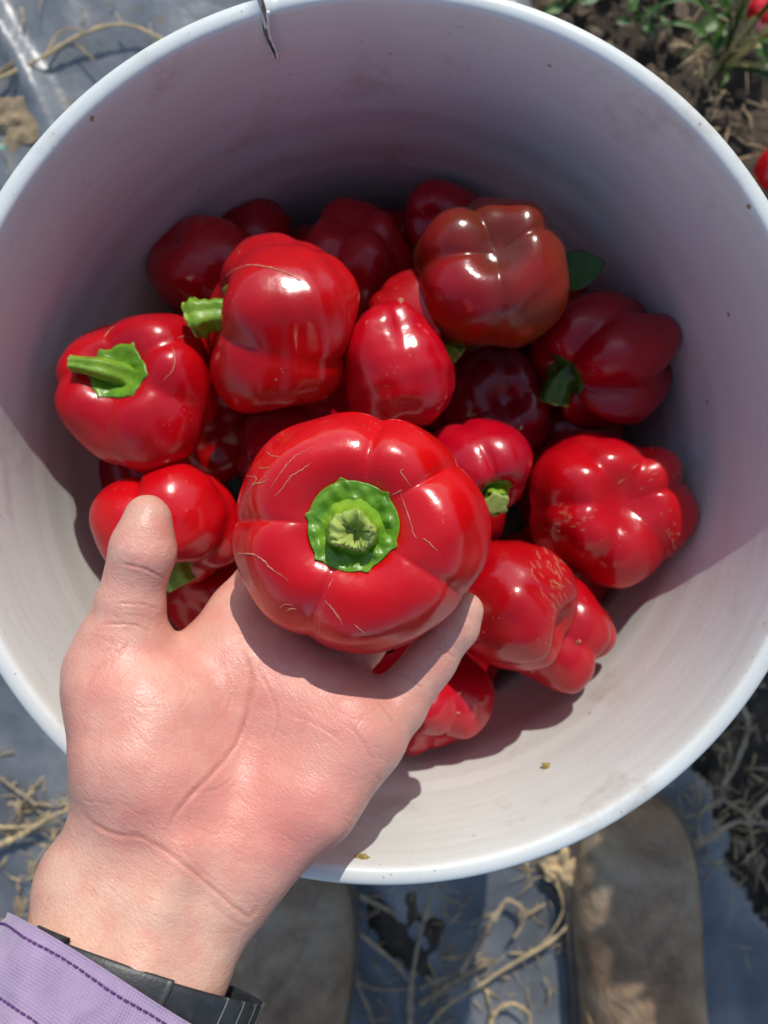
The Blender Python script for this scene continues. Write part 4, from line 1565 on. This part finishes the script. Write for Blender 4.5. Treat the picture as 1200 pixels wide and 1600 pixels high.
def leaf_geo(L, Wd, n=12, curl=.25):
    V = []
    for t in np.linspace(0, 1, n):
        wv = Wd * math.sin(PI * min(1, t ** .8)) ** .8 * .5 + .0002
        for q in np.linspace(-1, 1, 7):
            V.append((t * L, q * wv, .18 * wv * abs(q) * 2 + curl * L * (t - t * t) - .0006 * math.sin(t * 40) * abs(q)))
    return V, grid_faces(n, 7, False)


def weed(label, u, v_, leaves, group='weeds on the bare soil'):
    c = gp(u, v_, 0)
    root = empty('broadleaf_weed', c)
    tag(root, label, 'weed', group)
    for k, (tu, tv, h, L, ang) in enumerate(leaves):
        p = gp(tu, tv, h) - c
        v, f = tube_geo(smooth_path([np.array([0, 0, -.004]), p * .5 + np.array([0, 0, .008]), p], 10), .0008, 6)
        st = mesh_obj('stalk', v, f, M['grass'], root)
        v, f = leaf_geo(L, L * .55)
        ca, sa = math.cos(D(ang)), math.sin(D(ang))
        v = [(p[0] + ca * x - sa * y, p[1] + sa * x + ca * y, p[2] + z) for x, y, z in v]
        mesh_obj('leaf', v, f, M['leaf'] if k % 2 else M['grass'], root)
    return root


weed('little broadleaf weed by the top edge right of the rim', 895, 8, [(880, 10, .02, .016, 200), (905, 5, .025, .018, 20), (890, -15, .03, .018, 100), (902, -8, .02, .015, 60)])
weed('broadleaf seedling on the soil between the rim and the grass', 995, 32, [(985, 35, .012, .012, 180), (1003, 40, .015, .014, -30), (990, 18, .018, .014, 100), (1008, 25, .015, .012, 30)])
weed('leafy weed at the top right corner behind the grass', 1160, 20, [(1120, 30, .05, .022, 220), (1130, 45, .04, .020, 250), (1140, 5, .05, .026, 130), (1165, -5, .05, .026, 80), (1190, 100, .02, .016, -20), (1175, 65, .03, .018, -50)])
# leaf lying among the peppers
v, f = leaf_geo(.0225, .017, 14, .1)
lf = mesh_obj('pepper_leaf', v, f, M['leaf'])
mm = Matrix.Translation(Vector(wp(866, 436, .340))) @ Matrix.Rotation(D(14), 4, 'Z') @ Matrix.Rotation(D(-20), 4, 'Y')
lf.matrix_world = mm
lf.modifiers.new('thick', 'SOLIDIFY').thickness = .0003
tag(lf, 'dark green leaf tucked behind the ripening pepper', 'leaf')


def scrap(label, u, v_, r, mat, seed, name='pepper_scrap', cat='pepper scrap'):
    return clump(label, u, v_, r, 1, seed, mat, .55, .004, name, cat, None)


def fallen(label, u, v_, R, seed, mat='red', Z_h=.02):
    g = gp(u, v_, Z_h)
    pc = B.T @ (g - np.array([0, 0, RIM_Z])) + RC
    return pepper(label, pc, (.5, .3, .4), 0, S(R, .9, 4, .10, seed=seed), mat, group='fallen peppers on the soil', nth=48, nu=30, cal=False, name='fallen_pepper')


fallen('fallen red pepper at the top right corner behind the grass', 1205, 22, .019, 70)
fallen('fallen red pepper cut off by the right edge beside the rim', 1214, 268, .018, 71)
blade_root = empty('faded_petal', gp(1178, 45, .02))
tag(blade_root, 'faded pinkish strip of plant by the top right corner', 'plant scrap')
blade(np.array([.006, .010, .006]), np.array([-.006, -.014, -.004]), .012, 'pink_scrap', blade_root, .01)
tealo = empty('teal_scrap', gp(0, 240, .004))
tag(tealo, 'scrap of teal plastic at the left edge beside the rim', 'plastic scrap')
v, f = [], []
for i in range(10):
    for j in range(5):
        p = gp(-60 + i * 8.2 - 10 * math.sin(j * 1.3), 210 + j * 18 + i * 2, .016 + .003 * math.sin(i + j * 2)) - np.array(tealo.location)
        v.append(p)
sheet_t = mesh_obj('strip', v, grid_faces(10, 5, False), M['teal'], tealo)
sheet_t.modifiers.new('thick', 'SOLIDIFY').thickness = .0006


# crumbs stuck to the pail
def wall_hit(u, v_):
    d = B @ cp(u, v_, 1.0)
    lo, hi = .2, .6
    for _ in range(60):
        mid = (lo + hi) / 2
        p = CAM + d * mid
        z = p[2] - RIM_Z
        inside = math.hypot(p[0], p[1]) < PR_IN + TAPER * min(z, 0) + .0012 and z > -.36
        if z > 0: lo = mid
        elif inside: lo = mid
        else: hi = mid
    return CAM + d * lo


def crumb(label, u, v_, r, seed, mat='crumb'):
    p = wall_hit(u, v_)
    o = clump(label, 600, 800, r, 1, seed, mat, .5, 0, 'crumb', 'dirt crumb', 'crumbs stuck to the pail')
    o.location = p
    return o


crumb('olive crumb of dry leaf on the sunlit lower wall', 857, 1203, .0026, 31)
crumb('small brown crumb near the lower rim in the shadow of the hand', 566, 1346, .0016, 32)
crumb('dark speck of dirt high on the shaded wall, left of centre', 457, 240, .0010, 33, 'clod')
crumb('dark speck of dirt on the shaded wall right of centre', 615, 175, .0009, 34, 'clod')
crumb('brown fleck under the upper left rim', 140, 182, .0010, 35, 'crumb')
o = clump('smear of dried mud on the upper right rim', 600, 800, .0018, 1, 36, 'clod', .35, 0, 'crumb', 'dirt crumb', 'crumbs stuck to the pail')
o.location = wp(876, 50, .2553)


# bare soil heaped in the torn planting hole between the boots
def soil_patch(label, u, v_, r, seed, name='soil_patch'):
    rs = np.random.default_rng(seed)
    c = gp(u, v_, 0)
    nth, nr = 72, 22
    V = []
    for i in range(nr):
        q = i / (nr - 1)
        for j in range(nth):
            th = 2 * PI * j / nth
            R = r * (1 + .22 * math.sin(2 * th + seed) + .12 * math.sin(5 * th + 1) + .06 * math.sin(11 * th))
            V.append((R * q * math.cos(th), R * q * math.sin(th) * 1.25, 0))
    V = np.array(V)
    q = np.repeat(np.arange(nr) / (nr - 1), nth)
    V[:, 2] = .026 * (1 - q ** 3) - .002 + fbm2(V[:, 0] + u, V[:, 1], seed, 160, 4, .6) * .004 * (1 - q ** 4)
    o = mesh_obj(name, V, [f_[::-1] for f_ in grid_faces(nr, nth)], M['soil'])
    o.location = c
    return tag(o, label, 'soil')


soil_patch('dark patch of bare soil in the sheet between the two boots', 632, 1440, .036, 3)


# added plant out of view, placed so its shade falls over the right boot
def shade_plant(label, base, seed, cen, rad, nleaf=420):
    rs = np.random.default_rng(seed)
    root = empty('added_shade_plant', base)
    tag(root, label, 'plant')
    base = np.array(base, float)
    for k in range(5):
        tip = cen + rs.normal(size=3) * rad * .45 - base
        v, f = tube_geo(smooth_path([(0, 0, -.01), (rs.normal() * .01, rs.normal() * .01, .12), tip * np.array([.6, .6, .75]), tip], 18), np.linspace(.006, .002, 18), 8)
        mesh_obj('stem', v, f, M['grass'], root)
    geos = []
    lv, lfc = leaf_geo(.085, .052, 7, .12)
    lv = np.array(lv)
    for k in range(nleaf):
        d = rs.normal(size=3); d /= np.linalg.norm(d)
        p = cen + d * rad * rs.random() ** .45 - base
        a, b, c = rs.uniform(0, 6.28), rs.normal() * .5, rs.normal() * .5
        R3 = np.array(Matrix.Rotation(a, 3, 'Z') @ Matrix.Rotation(b, 3, 'Y') @ Matrix.Rotation(c, 3, 'X'))
        geos.append(((lv @ R3.T + p).tolist(), lfc))
    v, f = join_geo(geos)
    tag(mesh_obj('foliage', v, f, M['leaf'], root), kind='stuff')


shade_plant('unseen leafy green plant added beyond the right edge to shade the boot', (.43, .24, 0), 5, np.array([.430, .20, .40]), np.array([.14, .25, .15]), 1900)


# thin dry straw and leaf bits scattered over the sheet: too many and too small to count
rs = np.random.default_rng(31)
geos = []
spots = [(40, 1290, 70, 45, 70), (30, 1380, 50, 50, 40), (640, 1480, 80, 80, 90), (760, 1520, 90, 60, 60), (870, 1370, 35, 30, 40), (1120, 1290, 60, 60, 50), (60, 130, 130, 90, 40), (300, 1500, 400, 200, 60), (1160, 1250, 40, 90, 30), (1140, 130, 60, 60, 60)]
for u, v_, su, sv, n in spots:
    for _ in range(n):
        p = gp(rs.normal(u, su), rs.normal(v_, sv), .010 + .012 * rs.random())
        L = rs.uniform(.006, .032); a = rs.uniform(0, 6.28); dz = rs.normal() * .12
        d = np.array([math.cos(a), math.sin(a), dz]) * L
        sd_ = np.array([-math.sin(a), math.cos(a), 0]) * L * rs.normal() * .18
        r = rs.uniform(.0003, .0009)
        geos.append(tube_geo([p - d / 2, p + sd_ * .5, p + sd_, p + d / 2], [r, r * 1.1, r, r * .5], 5))
v, f = join_geo(geos)
tag(mesh_obj('straw_litter', v, f, M['vine_pale']), 'thin dry straw and stem bits scattered over the sheet', 'straw', kind='stuff')
